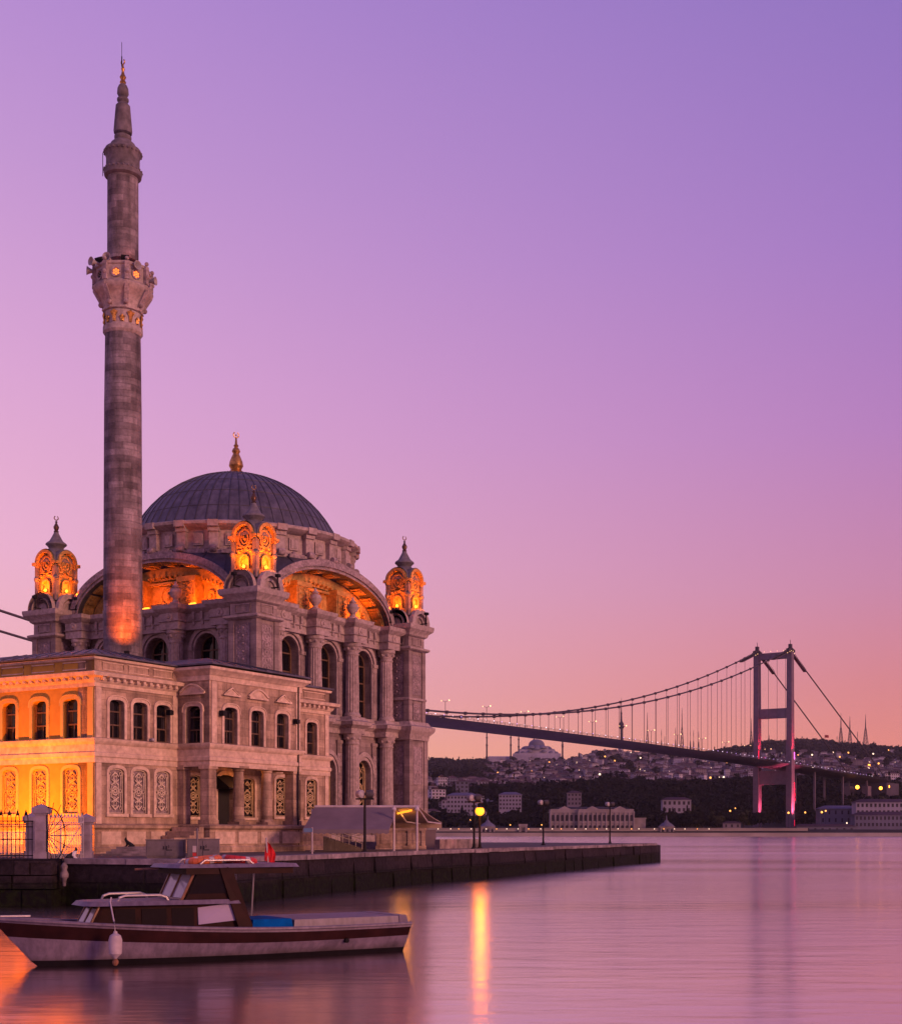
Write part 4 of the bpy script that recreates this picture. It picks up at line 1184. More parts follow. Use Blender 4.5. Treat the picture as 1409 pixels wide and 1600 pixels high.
g.f = [(j * W_ + i, j * W_ + i + 1, (j + 1) * W_ + i + 1, (j + 1) * W_ + i) for j in range(len(ys) - 1) for i in range(W_ - 1)]
g.mi = [0] * len(g.f)
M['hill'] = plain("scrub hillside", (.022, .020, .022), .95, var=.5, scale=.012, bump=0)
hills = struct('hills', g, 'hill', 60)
q = MB(); q.box(-560, 1078, -2, 900, 1092, 1.9); q.box(-560, 1079, 1.9, 900, 1080, 2.9)
M['quay_far'] = plain("pale embankment stone", (.24, .20, .19), .9, var=.2, scale=.05, bump=0)
struct('embankment', q, 'quay_far')

# ---- trees on the far shore
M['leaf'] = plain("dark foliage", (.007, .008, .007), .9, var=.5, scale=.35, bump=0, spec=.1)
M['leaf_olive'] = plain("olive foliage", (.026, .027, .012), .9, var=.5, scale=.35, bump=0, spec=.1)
M['bark'] = plain("tree bark", (.05, .035, .025), .9, bump=0)
def crown_mesh(rng, h, w, n, cone=False):
    mb = MB()
    lumps = []
    for i in range(7):
        if cone: t = rng.random(); lumps.append((rng.uniform(-.1, .1) * w, rng.uniform(-.1, .1) * w, h * (.16 + .8 * t), w * .5 * (1.02 - t), h * .14))
        else: lumps.append((rng.uniform(-.3, .3) * w, rng.uniform(-.3, .3) * w, h * rng.uniform(.38, .82), w * rng.uniform(.2, .36), h * rng.uniform(.12, .2)))
    for i in range(n):
        cx, cy, cz, r, rz = rng.choice(lumps)
        d = Vector((rng.gauss(0, 1), rng.gauss(0, 1), rng.gauss(0, 1))).normalized() * rng.uniform(.55, 1.08)
        p = Vector((cx + d.x * r, cy + d.y * r, cz + d.z * rz))
        s = w * rng.uniform(.07, .13)
        nn = (d + Vector((rng.uniform(-.6, .6), rng.uniform(-.6, .6), rng.uniform(-.3, .7)))).normalized()
        a = nn.orthogonal().normalized(); b = nn.cross(a)
        ang = rng.uniform(0, PI)
        a, b = a * math.cos(ang) + b * math.sin(ang), b * math.cos(ang) - a * math.sin(ang)
        mb.add([p + a * s, p + b * s * .7, p - a * s, p - b * s * .7], [(0, 1, 2, 3)])
    return mb
rng = random.Random(5)
protos = []
for k in range(9):
    cone = k >= 6
    h, w_ = (15, 4.6) if cone else (13, 12)
    root_c = crown_mesh(rng, h, w_, 420 if not cone else 300, cone)
    t = MB(); t.tube([(0, 0, -1), (.15, 0, h * .3), (0, .1, h * .6)], .35, 6, r1=.12)
    t.tube([(0, 0, h * .28), (w_ * .2, .3, h * .55)], .16, 5, r1=.05); t.tube([(0, 0, h * .3), (-w_ * .2, -.3, h * .6)], .16, 5, r1=.05)
    protos.append((root_c, t, 'cypress_tree' if cone else 'tree', 'leaf_olive' if k in (2, 4) else 'leaf', h))
TREES = []
BLOCKS = []                                     # building footprints kept clear (x, y, r)
def clear(x, y, r=9): return all((x - a) ** 2 + (y - b) ** 2 > (c + r) ** 2 for a, b, c in BLOCKS)
BL_PLAN = []
# named buildings near the water keep their ground free of trees
def site(px, Y, r):
    BLOCKS.append((at(px, Y), Y, r)); return at(px, Y)
for px_, Y_, r_ in ((930, 1115, 40), (1380, 1112, 46), (1395, 1150, 40), (1055, 1230, 16), (895, 1300, 16), (722, 1200, 20), (765, 1200, 18), (705, 1330, 22), (690, 1450, 22), (740, 1450, 25), (1310, 1165, 26), (1240, 1120, 12), (1184, 1200, 16), (1184, 1165, 12), (1184, 1135, 10), (1238, 1190, 16), (1238, 1155, 12), (1238, 1128, 10)):
    site(px_, Y_, r_)
cam_dirs = []
def wood(a, Y):
    """share of trees at azimuth column a (picture px) and distance Y"""
    if Y < 1720:
        if a < 850: return .55 if Y < 1500 else .75
        if 1185 < a and Y > 1560: return .5
        return 1.0
    return 0
rt = random.Random(11)
cand = []
while len(cand) < 2300:
    Y = 1104 + 640 * rt.random() ** .9
    a = rt.uniform(600, 1480)
    if rt.random() > wood(a, Y): continue
    X = at(a, Y)
    if not clear(X, Y, 7): continue
    cand.append((Y, X, a))
while len(cand) < 4700:                         # dark wood on the far left hill and along the right ridge
    if rt.random() < .5: a = rt.uniform(560, 748 + 20 * rt.random()); Y = rt.uniform(2380, 4150)
    elif rt.random() < .7: a = rt.uniform(1105, 1450); Y = rt.uniform(3250, 4250)
    else: a = rt.uniform(600, 1450); Y = rt.uniform(1760, 4000)
    cand.append((Y, at(a, Y), a))
cand.sort()
tree_mesh = {}
far_wood = MB()
n_ind = 0
for i, (Y, X, a) in enumerate(cand):
    pr = protos[rt.choice((0, 1, 2, 3, 4, 5, 0, 1, 3, 5, 6, 7, 8))]
    s = rt.uniform(.75, 1.35) * (1.15 if Y > 1500 else 1)
    z = ground(X, Y) - .5
    rz = rt.uniform(0, 6.28)
    if i % 6 == 0 and n_ind < 290 and Y < 1800 or Y < 1180 and n_ind < 290:
        n_ind += 1
        key = id(pr[0])
        nm = pr[2]
        e = bpy.data.objects.new(nm, None); COL.objects.link(e); e.location = (X, Y, z); e.rotation_euler = (0, 0, rz); e.scale = (s, s, s)
        if nm == 'cypress_tree': tag(e, 'tall dark narrow cypress in the woods on the far shore', 'tree', 'cypresses of the far shore woods')
        elif pr[3] == 'leaf_olive': tag(e, 'olive green broad tree in the woods on the far shore', 'tree', 'olive green trees of the far shore woods')
        else: tag(e, 'dark round broadleaf tree in the woods on the far shore', 'tree', 'dark broadleaf trees of the far shore woods')
        if key not in tree_mesh:
            c = obj('crown', pr[0], pr[3], e, 0); t = obj('trunk', pr[1], 'bark', e); tree_mesh[key] = (c, t)
        else:
            for src in tree_mesh[key]:
                c = src.copy(); COL.objects.link(c); c.parent = e
    else:
        far_wood.M = Matrix.Translation((X, Y, z)) @ Matrix.Rotation(rz, 4, 'Z') @ Matrix.Scale(s * (1.3 if Y > 2300 else 1), 4)
        src = pr[0]; st = 3 if Y < 1400 else 4 if Y < 1800 else 8
        nq = len(src.f)
        f0 = rt.randrange(st)
        vs, fs = [], []
        for q_ in range(f0, nq, st):
            o_ = len(vs)
            p4 = [Vector(src.v[k]) for k in src.f[q_]]
            cc = sum(p4, Vector()) / 4
            vs += [cc + (p - cc) * (1.6 if st < 5 else 2.2) for p in p4]; fs.append((o_, o_ + 1, o_ + 2, o_ + 3))
        far_wood.add(vs, fs)
far_wood.M = None
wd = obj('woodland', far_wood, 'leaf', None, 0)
tag(wd, 'dark unbroken woodland covering the lower slopes of the far shore', 'woodland', kind='stuff')

# ---- houses of the city on the hillside
for k_, c_ in (('house_a', (.24, .22, .30)), ('house_b', (.40, .37, .46)), ('house_c', (.12, .115, .175)), ('house_d', (.16, .135, .175)), ('tile', (.07, .042, .058)), ('house_win', (.035, .03, .04))):
    M[k_] = plain("distant " + k_, c_, .95, var=.25, scale=.03, bump=0, spec=.1)
M['lit_win'] = emit("lit far window", (1.0, .72, .42), 1.6)
def house_mesh(w, d, h, floors, roof, lit, rngh, detail=True):
    mb = MB()
    mb.cur = 0; mb.box(-w / 2, -d / 2, -6, w / 2, d / 2, h)
    mb.cur = 1
    if roof:
        e = .6
        mb.add([(-w / 2 - e, -d / 2 - e, h), (w / 2 + e, -d / 2 - e, h), (w / 2 + e, d / 2 + e, h), (-w / 2 - e, d / 2 + e, h), (-w / 2 + d * .45, 0, h + d * .22), (w / 2 - d * .45, 0, h + d * .22)],
               [(0, 1, 5, 4), (1, 2, 5), (2, 3, 4, 5), (3, 0, 4), (3, 2, 1, 0)])
    else:
        mb.box(-w / 2 - .3, -d / 2 - .3, h, w / 2 + .3, d / 2 + .3, h + .6); mb.box(-w * .2, -d * .2, h + .6, w * .1, d * .2, h + 2.6)
    if detail:
        fh = h / floors
        n = max(2, int(w / 2.6))
        for f in range(floors):
            for i in range(n):
                x = -w / 2 + w * (i + .5) / n
                mb.cur = 3 if rngh.random() < lit else 2
                mb.box(x - w / n * .27, -d / 2 - .08, f * fh + fh * .3, x + w / n * .27, -d / 2 - .02, f * fh + fh * .82)
            if f and roof == 0:
                mb.cur = 0; mb.box(-w / 2 * .8, -d / 2 - 1.0, f * fh - .2, w / 2 * .8, -d / 2 - .02, f * fh + .05)
            for i in range(2):
                y = -d / 4 + d / 2 * i
                mb.cur = 2; mb.box(-w / 2 - .08, y - 1, f * fh + fh * .3, -w / 2 - .02, y + 1, f * fh + fh * .82); mb.box(w / 2 + .02, y - 1, f * fh + fh * .3, w / 2 + .08, y + 1, f * fh + fh * .82)
    return mb
rh = random.Random(21)
hp = []
for k in range(18):
    w_, d_, fl_ = rh.uniform(9, 21), rh.uniform(9, 13), rh.choice((2, 2, 3, 3, 4, 5, 6))
    mb = house_mesh(w_, d_, fl_ * 3.1, fl_, k % 3 != 0, .02, rh)
    hp.append((mb, ('house_a', 'house_b', 'house_c', 'house_d', 'house_b')[k % 5], k % 3 != 0))
hc = []
def city(a, Y):
    if Y > 2350 and a < 752 - (Y - 2350) * .01: return 0
    if Y > 3250 and a > 1115: return .06
    if a > 1180 and Y > 2700: return .4
    if Y < 2300 and 850 < a < 1000: return .5
    return 1
tries = 0
while len(hc) < 5200 and tries < 40000:
    tries += 1
    Y = 1760 + 2380 * rh.random() ** 1.05
    a = rh.uniform(610, 1450)
    if rh.random() > city(a, Y): continue
    X = at(a, Y)
    if noise.noise((X * .006, Y * .006, 1.3)) < -.28: continue
    hc.append((Y, X, True))
for px_, Y_ in [(676, 1190), (690, 1230), (704, 1260), (716, 1300), (694, 1360), (680, 1420), (730, 1380), (712, 1480), (690, 1540), (745, 1500), (760, 1560), (676, 1600), (705, 1640), (735, 1640), (780, 1660), (800, 1640), (668, 1500), (752, 1250), (664, 1300), (722, 1560), (812, 1690), (1215, 1640), (1260, 1600), (1380, 1500), (1300, 1480), (1350, 1560), (770, 1330), (690, 1700), (720, 1710), (755, 1700)]:
    hc.append((Y_ + rh.uniform(-12, 12), at(px_, Y_), False)); BLOCKS.append((at(px_, Y_), Y_, 8))
hc.sort()
hm = {}
cityscape = MB()
CM = ['house_a', 'tile', 'house_win', 'lit_win', 'house_b', 'house_c', 'house_d']
for i, (Y, X, far) in enumerate(hc):
    k = rh.randrange(18); mb, wallm, tiled = hp[k]
    z = ground(X, Y)
    rz = rh.gauss(0, .3) - X / Y
    s = rh.uniform(.8, 1.25) if Y < 1750 else rh.uniform(.5, .95)
    if i < 280:
        if k not in hm:
            o = obj('house' if tiled else 'apartment_block', mb, [wallm, 'tile', 'house_win', 'lit_win'], None, 0); hm[k] = o
        else:
            o = hm[k].copy(); COL.objects.link(o)
        o.location = (X, Y, z + 1.5); o.rotation_euler = (0, 0, rz); o.scale = (s * rh.uniform(.8, 1.3), s, s * rh.uniform(.8, 1.2))
        if tiled: tag(o, 'small pale house with a dark tiled roof on the far hillside', 'house', 'tiled houses on the far hillside')
        else: tag(o, 'flat roofed pale apartment block on the far hillside', 'apartment block', 'flat roofed apartment blocks on the far hillside')
    else:
        cityscape.M = Matrix.Translation((X, Y, z + 1.0)) @ Matrix.Rotation(rz, 4, 'Z') @ Matrix.Diagonal((s * rh.uniform(.7, 1.4), s, s * rh.uniform(.7, 1.25), 1))
        base = {'house_a': 0, 'house_b': 4, 'house_c': 5, 'house_d': 6}[wallm]
        o_ = len(cityscape.v)
        cityscape.v += [tuple(cityscape.M @ Vector(p)) for p in mb.v]
        cityscape.f += [tuple(j + o_ for j in f) for f in mb.f]
        cityscape.mi += [base if j == 0 else j for j in mb.mi]
cityscape.M = None
cs = obj('distant_houses', cityscape, CM, None, 0)
tag(cs, 'dense pale houses covering the far hillside below the ridge', 'houses', kind='stuff')

# ---- landmarks on the ridge
def mosque_far(px, Y):
    X = at(px, Y); z = ground(X, Y) + 8
    t = thing('hilltop_mosque', 'great domed mosque with tall minarets on the far hilltop under the bridge', 'mosque', (X, Y, z))
    t.scale = (1.12, 1.12, 1.0)
    b = MB()
    b.box(-62, -40, -10, 62, 40, 18); b.box(-128, -30, -14, -62, 30, 6)
    for i in range(9): b.lathe([(6, 6), (5.4, 8), (3.5, 10), (.3, 11)], -122 + i * 7.2, -24, 10)
    b.box(-46, -34, 18, 46, 34, 30); b.box(-30, -30, 30, 30, 30, 40)
    for i in range(13): b.box(-60 + i * 9.6, -41, -4, -56 + i * 9.6, -40.02, 12)
    obj('prayer_hall', b, 'house_a', t)
    d = MB()
    def domelet(x, y, z, r, seg=20): d.lathe([(r * 1.04, z), (r, z + r * .15)] + [(max(r * math.cos(a), .05), z + r * .15 + r * .8 * math.sin(a)) for a in [PI / 2 * i / 8 for i in range(1, 9)]], x, y, seg)
    domelet(0, 0, 42, 21, 28); d.lathe([(20, 36), (20, 42.5)], 0, 0, 28)
    for s in (-1, 1): domelet(s * 27, 0, 29, 14); domelet(s * 46, -10, 18, 9); domelet(s * 36, -30, 20, 7); domelet(s * 54, -30, 14, 6)
    domelet(0, -26, 29, 15); domelet(-18, -34, 22, 7); domelet(18, -34, 22, 7)
    for s in (-1, 1): domelet(s * 15, -33, 33, 10); domelet(s * 40, -22, 25, 8); domelet(s * 50, 0, 19, 8)
    d.lathe([(27, 30), (26, 36)], 0, 0, 24)
    d.tube([(0, 0, 58), (0, 0, 66)], .5, 5)
    obj('dome', d, 'house_c', t)
    for x, y, top in ((-130, -30, 95), (-68, -36, 88), (-46, 36, 92), (66, -36, 92), (-5, 60, 84), (70, 36, 90)):
        m = MB(); m.lathe([(3.6, -12), (3.0, 8), (2.1, 12), (2.0, 40), (3.0, 42), (3.0, 44), (1.8, 44.5), (1.7, 62), (2.7, 64), (2.7, 66), (1.5, 66.5), (1.4, top - 14), (1.6, top - 13), (.1, top)], x, y, 10)
        obj('minaret', m, 'dark_steel', t)
mosque_far(838, 4080)
def mast(px, Y, ytop, ybase, label, wid=7.0, kind='lattice'):
    X = at(px, Y); z0 = ground(X, Y) - 5
    top = CAM_Z + (HY - ytop) * Y / F_PX - z0
    nm = 'antenna_mast' if kind != 'tv' else 'tv_tower'
    t = thing(nm, label, 'mast' if kind != 'tv' else 'tower', (X, Y, z0), 0, 'antenna masts along the far ridge' if kind != 'tv' else None)
    b = MB()
    if kind == 'tv':
        b.lathe([(7, 0), (4, top * .2), (3.2, top * .50)], 0, 0, 12)
        b2 = MB(); b2.lathe([(3.4, top * .46), (7.5, top * .49), (8.5, top * .51), (6, top * .53), (7.5, top * .55), (5, top * .58), (3, top * .6), (2.4, top * .62)], 0, 0, 16)
        b3 = MB(); b3.lathe([(2.4, top * .62), (2.0, top * .72), (2.6, top * .73), (1.4, top * .76), (.7, top * .9), (.3, top)], 0, 0, 8)
        obj('shaft', b, 'dark_steel', t); obj('pod', b2, 'dark_steel', t); obj('antenna', b3, 'dark_steel', t)
        return
    hl = top * (.62 if kind == 'lattice' else .9)
    n = 7; w0, w1 = wid, wid * .18
    for sx in (-1, 1):
        for sy in (-1, 1): b.tube([(sx * w0, sy * w0, 0), (sx * w1, sy * w1, hl)], .95, 4, r1=.7)
    for i in range(n):
        za, zb = hl * i / n, hl * (i + 1) / n; wa, wb = w0 + (w1 - w0) * i / n, w0 + (w1 - w0) * (i + 1) / n
        for s in (-1, 1):
            b.tube([(-wa, s * wa, za), (wb, s * wb, zb)], .4, 3); b.tube([(wa, s * wa, za), (-wb, s * wb, zb)], .4, 3)
            b.tube([(-wb, s * wb, zb), (wb, s * wb, zb)], .4, 3)
    obj('lattice', b, 'dark_steel', t)
    a = MB(); a.lathe([(w1 * 1.15, hl), (w1, top * .72 if kind == 'lattice' else hl + 2), (.9, top * .86 if kind == 'lattice' else hl + 4), (.4, top)], 0, 0, 8)
    obj('antenna', a, 'dark_steel', t)
mast(970.5, 4150, 1090, 1175, 'slim telecom tower with a round pod halfway up seen above the bridge deck', kind='tv')
for px_, yt, lab, wid in ((1011, 1113, 'tall pale lattice mast just right of the slim telecom tower', 6), (1033, 1140, 'short thin mast above the bridge deck left of the tallest lattice mast', 3),
                          (1038, 1150, 'stubby mast beside the short thin one above the deck', 3), (1055, 1137, 'thin mast close to the left of the tallest lattice mast', 3),
                          (1065, 1106, 'tallest lattice mast of the cluster above the middle of the bridge deck', 6.5), (1078, 1140, 'first thin mast to the right of the tallest lattice mast', 3),
                          (1083, 1141, 'second thin mast right of the tallest lattice mast', 3), (1091, 1143, 'last thin mast of the cluster, nearest the bridge tower', 3.2),
                          (1173, 1122, 'lattice mast seen close beside the left leg of the bridge tower', 6), (1201, 1148, 'short mast framed between the two legs of the bridge tower', 4),
                          (1313, 1114, 'tall wide lattice mast, first of the row right of the bridge tower', 8), (1327, 1119, 'second wide lattice mast right of the bridge tower behind the backstay', 8),
                          (1339, 1143, 'small thin mast between two wide lattice masts on the right ridge', 3.5), (1351.5, 1116, 'rightmost lattice mast standing alone on the right ridge', 9),
                          (1307, 1150, 'tiny mast at the left foot of the first wide lattice mast', 2.5)):
    mast(px_, 4180, yt, 0, lab, wid)
X = at(1288, 4150); z = ground(X, 4150)
t = thing('flagpole', 'flagpole with a large red flag on the far ridge right of the bridge tower', 'flagpole', (X, 4150, z - 3))
q = MB(); q.tube([(0, 0, 0), (0, 0, 42)], .6, 5); obj('pole', q, 'dark_steel', t)
M['flag_red'] = plain("red flag cloth", (.30, .012, .016), .8, var=.15, scale=3, bump=0)
q = MB()
q.add([(x, 1.5 * math.sin(x * .6), 42 - z_ - x * .10) for z_ in (0, 8) for x in (0, 3, 6, 9, 12)], [(i, i + 1, i + 6, i + 5) for i in range(4)])
obj('flag', q, 'flag_red', t)

# ---- waterfront buildings
M['palace'] = plain("palace marble", (.215, .18, .195), .95, var=.2, scale=.2, bump=0)
def rows(mb, x0, x1, z0, z1, y, n, w, arched=False, cur=1):
    mb.cur = cur
    for i in range(n):
        x = x0 + (x1 - x0) * (i + .5) / n
        if arched: mb.prism_y(arch(x, w, z0, z1 - w * .5, z1, 6), y - .1, y)
        else: mb.box(x - w / 2, y - .1, z0, x + w / 2, y, z1)
    mb.cur = 0
Y = 1112
t = thing('palace', 'long ornate white waterfront palace with arched windows behind the two pier lamps', 'palace', (at(930, Y), Y, 1.5))
b = MB()
segs = ((-36, -14, 0), (-14, 8, -2.5), (8, 30, 0), (30, 40, 5))
for x0, x1, y in segs[:3]:
    b.box(x0, y - 6, 0, x1, 24, 19); b.box(x0 - .5, y - 6.6, 9, x1 + .5, 24, 9.9); b.box(x0 - .6, y - 6.9, 17.4, x1 + .6, 24, 18.4); b.box(x0, y - 6.2, 19, x1, 24, 20.2)
    for xx in [x0 + (x1 - x0) * i / 6 for i in range(7)]: b.box(xx - .45, y - 6.7, .5, xx + .45, y - 6.02, 17.4)
b.box(30, -1, 0, 40, 20, 13); b.box(29.5, -1.5, 12.4, 40.5, 20, 13.4)
for x, y in ((-25, 0), (-3, -2.5), (19, 0)): b.prism_y([(x - 5, 20.2), (x, 22.6), (x + 5, 20.2)], y - 6.3, y)
obj('wall', b, 'palace', t)
for x0, x1, y in segs[:3]:
    n = 6
    for i in range(n):
        xx = x0 + (x1 - x0) * (i + .5) / n
        for z0, z1 in ((2, 7.4), (10.8, 15.8)):
            q = MB(); q.prism_y(arch(xx, 2.1, z0, z1 - 1.0, z1, 6), y - 6.12, y - 6.02)
            obj('window', q, 'house_win', t)
q = MB()
hip(q, -35.5, -5.0, 29.5, 23, 20.6, 1.6, 9)
obj('roof', q, 'house_win', t)
def block(name, label, px, Y, w, d, h, floors, n, walls, z=1.5, roofm='tile', cat='building', group=None, rz=0.0, win=.5):
    t = thing(name, label, cat, (at(px, Y), Y, z), rz, group)
    b = MB(); b.box(-w / 2, 0, -8, w / 2, d, h); b.box(-w / 2 - .3, -.3, h - .9, w / 2 + .3, d, h - .3)
    obj('wall', b, walls, t)
    fh = h / floors
    for f in range(floors):
        for i in range(n):
            x = -w / 2 + w * (i + .5) / n
            q = MB(); q.box(x - w / n * win / 2, -.12, f * fh + fh * .28, x + w / n * win / 2, -.02, f * fh + fh * .78)
            obj('window', q, 'house_win', t)
    q = MB(); q.add([(-w / 2 - 1, -1, h), (w / 2 + 1, -1, h), (w / 2 + 1, d + 1, h), (-w / 2 - 1, d + 1, h), (-w / 2 + d * .4, d / 2, h + d * .2), (w / 2 - d * .4, d / 2, h + d * .2)], [(0, 1, 5, 4), (1, 2, 5), (2, 3, 4, 5), (3, 0, 4), (3, 2, 1, 0)])
    obj('roof', q, roofm, t)
    return t
block('barracks', 'three storey pale waterfront block with red roof at the right edge', 1385, 1106, 51, 14, 15.5, 3, 16, 'house_c', win=.45)
block('barracks', 'upper pale two storey block with red roof behind the waterfront block at the right edge', 1394, 1140, 60, 14, 11, 2, 17, 'house_a', z=17.0, win=.5)
block('stone_hall', 'low old stone hall with a rounded roof right of the bridge tower', 1310, 1160, 32, 14, 13, 2, 6, 'house_c', z=10, roofm='house_c', win=.25)
block('villa', 'pale villa standing alone among trees above the palace', 897, 1290, 13, 10, 12, 3, 4, 'house_d', z=28)
block('villa', 'broad pale mansion among dark trees left of the bridge tower', 1057, 1225, 25, 12, 12, 2, 6, 'house_a', z=20, roofm='tile')
block('school_building', 'four storey pale striped building left of its twin above the shore lamp', 722, 1195, 26, 12, 15, 4, 9, 'house_a', z=20, win=.55, roofm='house_c')
block('school_building', 'four storey pale striped building, right one of the twins above the shore', 797, 1240, 20, 12, 14, 4, 7, 'house_a', z=23, win=.55, roofm='house_c')
block('boathouse', 'low long shed with a pale roof at the water beside the bridge tower foot', 1290, 1104, 46, 10, 6.5, 1, 8, 'house_c', roofm='tile', win=.3)
block('shed', 'small dark red shed at the water left of the bridge tower', 1143, 1104, 14, 8, 9, 2, 3, 'house_d', win=.3)
def pavilion(px, label):
    Y = 1100
    t = thing('shore_pavilion', label, 'pavilion', (at(px, Y), Y, 1.5), 0)
    b = MB(); b.box(-5.5, -4, 0, 5.5, 5, 6); b.box(-6, -4.6, 5.4, 6, 5.4, 6.4); b.box(5.5, -1, 0, 13, 4, 4.4)
    for x in (-5, -2, 2, 5): b.box(x - .4, -4.6, .5, x + .4, -4.02, 5.4)
    obj('wall', b, 'palace', t)
    q = MB(); q.lathe([(6.2, 6.4), (5.5, 7.4), (4.0, 8.6), (2.2, 9.6), (1.3, 11), (.5, 11.6), (.4, 14), (.05, 15.5)], 0, .5, 12)
    obj('roof', q, 'house_c', t)
    for x in (-3.5, 0, 3.5):
        q = MB(); q.prism_y(arch(x, 1.6, .6, 3.4, 4.3, 6), -4.12, -4.02); obj('window', q, 'house_win', t)
pavilion(762, 'small domed shore pavilion left of the palace')
pavilion(1041, 'small domed shore pavilion between the palace and the bridge tower')
t = thing('garden_gate', 'square stone water gate in the shore wall left of the palace', 'gate', (at(817, 1096), 1096, 1.8))
q = MB(); q.box(-3.2, -1, 0, -1.6, 1, 7); q.box(1.6, -1, 0, 3.2, 1, 7); q.box(-3.6, -1.2, 6.4, 3.6, 1.2, 8); q.box(-1.6, -.7, 5.2, 1.6, .7, 6.4)
obj('gate_frame', q, 'palace', t)
t = obj('shore_wall', MB().box(-60, 1097, 1.5, 250, 1098, 6.0).box(-60, 1096.7, 6.0, 250, 1098.3, 6.6), 'quay_far')
tag(t, 'long pale garden wall along the far waterline beside the palace', 'wall')

# ---- far lamps
M['city_amber'] = emit("amber street lamp", (1.0, .44, .09), 2.2)
M['city_white'] = emit("white street lamp", (1.0, .80, .55), 1.7)
M['city_red'] = emit("red signal lamp", (1.0, .02, .06), 7)
M['city_orange'] = emit("bright sodium lamp", (1.0, .34, .03), 6)
rl = random.Random(3)
lamp_src = {}
def street_lamp(px, Y, z, r, kind, label, group):
    nm = 'street_lamp'
    X = at(px, Y)
    key = (kind, round(r, 1))
    e = bpy.data.objects.new(nm, None); COL.objects.link(e)
    zg = ground(X, Y) if Y > 1100 else 1.9
    zz = max(z, zg + 4) if z else zg + 13
    e.location = (X, Y, zz)
    tag(e, label, 'street lamp', group)
    if key not in lamp_src:
        q = MB(); q.ball((0, -.5, 0), r, 8, 6); b = obj('lamp_head', q, kind, e)
        q = MB(); q.tube([(0, 0, 0), (0, 0, -13)], .12, 4); p = obj('pole', q, 'iron', e)
        lamp_src[key] = (b, p)
    else:
        for s in lamp_src[key]:
            c = s.copy(); COL.objects.link(c); c.parent = e
for i in range(26):
    px_ = 668 + i * 17.5 + rl.uniform(-4, 4)
    street_lamp(px_, 1085, 5.2 + rl.uniform(-.5, .8), .38, 'city_white' if i % 3 else 'city_amber', 'small light among the row of lamps along the far waterline', 'lamps along the far waterline')
for i in range(125):
    Y = rl.uniform(1900, 3900); px_ = rl.uniform(660, 1409)
    street_lamp(px_, Y, 0, 1.0 + Y / 4200 * 1.1, rl.choice(('city_amber', 'city_amber', 'city_white')), 'tiny light among the houses of the far hillside', 'scattered lights of the far hillside')
for px_, y, Y, k, r in ((735, 1281, 1150, 'city_amber', .7), (744.8, 1293, 1150, 'city_amber', .55), (789, 1282, 1160, 'city_amber', .7), (793.5, 1282, 1160, 'city_amber', .7), (814.5, 1288, 1150, 'city_amber', .75), (797, 1298, 1130, 'city_amber', .6), (846, 1296, 1120, 'city_amber', .6),
                        (1140, 1267, 1150, 'city_amber', .8), (1148, 1263, 1180, 'city_amber', .6), (1231, 1270, 1150, 'city_amber', .9), (1257, 1269.5, 1150, 'city_amber', .8), (1283, 1269, 1150, 'city_amber', .9), (1289, 1267, 1150, 'city_amber', .7),
                        (1195, 1230, 1600, 'city_amber', 1.0), (1322, 1286, 1110, 'city_white', .6)):
    street_lamp(px_, Y, CAM_Z + (HY - y) * Y / F_PX, r, k, 'amber lamp glowing among the dark trees of the far shore', 'amber lamps among the far shore trees')
for px_, y, Y, r, lab in ((1338.5, 1230, 1330, 1.9, 'bright orange lamp under the right end of the bridge deck'), (1375, 1231.5, 1360, 1.7, 'bright white orange lamp, middle one of three at the bridge end'), (1386, 1229, 1380, 2.1, 'largest bright orange lamp at the far right bridge end'), (1383, 1206, 2200, 2.6, 'orange lamp on the hillside above the right bridge end'), (1357, 1196, 2500, 2.2, 'orange lamp on the hillside above the backstays')):
    street_lamp(px_, Y, CAM_Z + (HY - y) * Y / F_PX, r, 'city_orange', lab, None)
street_lamp(813, 2600, CAM_Z + (HY - 1218) * 2600 / F_PX, 1.8, 'city_red', 'single red light below the hilltop mosque', None)

# ================================================================== water
t = NT("calm water in a long exposure")
tc = t.new("TexCoord").outputs["Object"]
mp = t.new("Mapping"); mp.inputs["Scale"].default_value = (.35, 1.0, 1); t.link(tc, mp.inputs[0])
n1 = t.noise(mp.outputs[0], .9, 3, .5); n2 = t.noise(mp.outputs[0], 3.2, 3, .5)
mp2 = t.new("Mapping"); mp2.inputs["Scale"].default_value = (.010, .045, 1); t.link(tc, mp2.inputs[0])
n3 = t.noise(mp2.outputs[0], 1.0, 3, .5)
t.b.inputs["Metallic"].default_value = 1.0      # full metal with a pinkish tint lifts the reflected sky above real water
t.b.inputs["Base Color"].default_value = (.72, .585, .63, 1)
t.link(t.rng(n3, .35, .65, .14, .21), t.b.inputs["Roughness"])
t.bump(t.math('ADD', n1, t.math('MULTIPLY', n2, .3)), .20, .10)
M['water'] = t.m
w = MB(); w.add([(-2900, -250, 0), (2900, -250, 0), (2900, 5600, 0), (-2900, 5600, 0)], [(0, 1, 2, 3)])
struct('water', w, 'water')

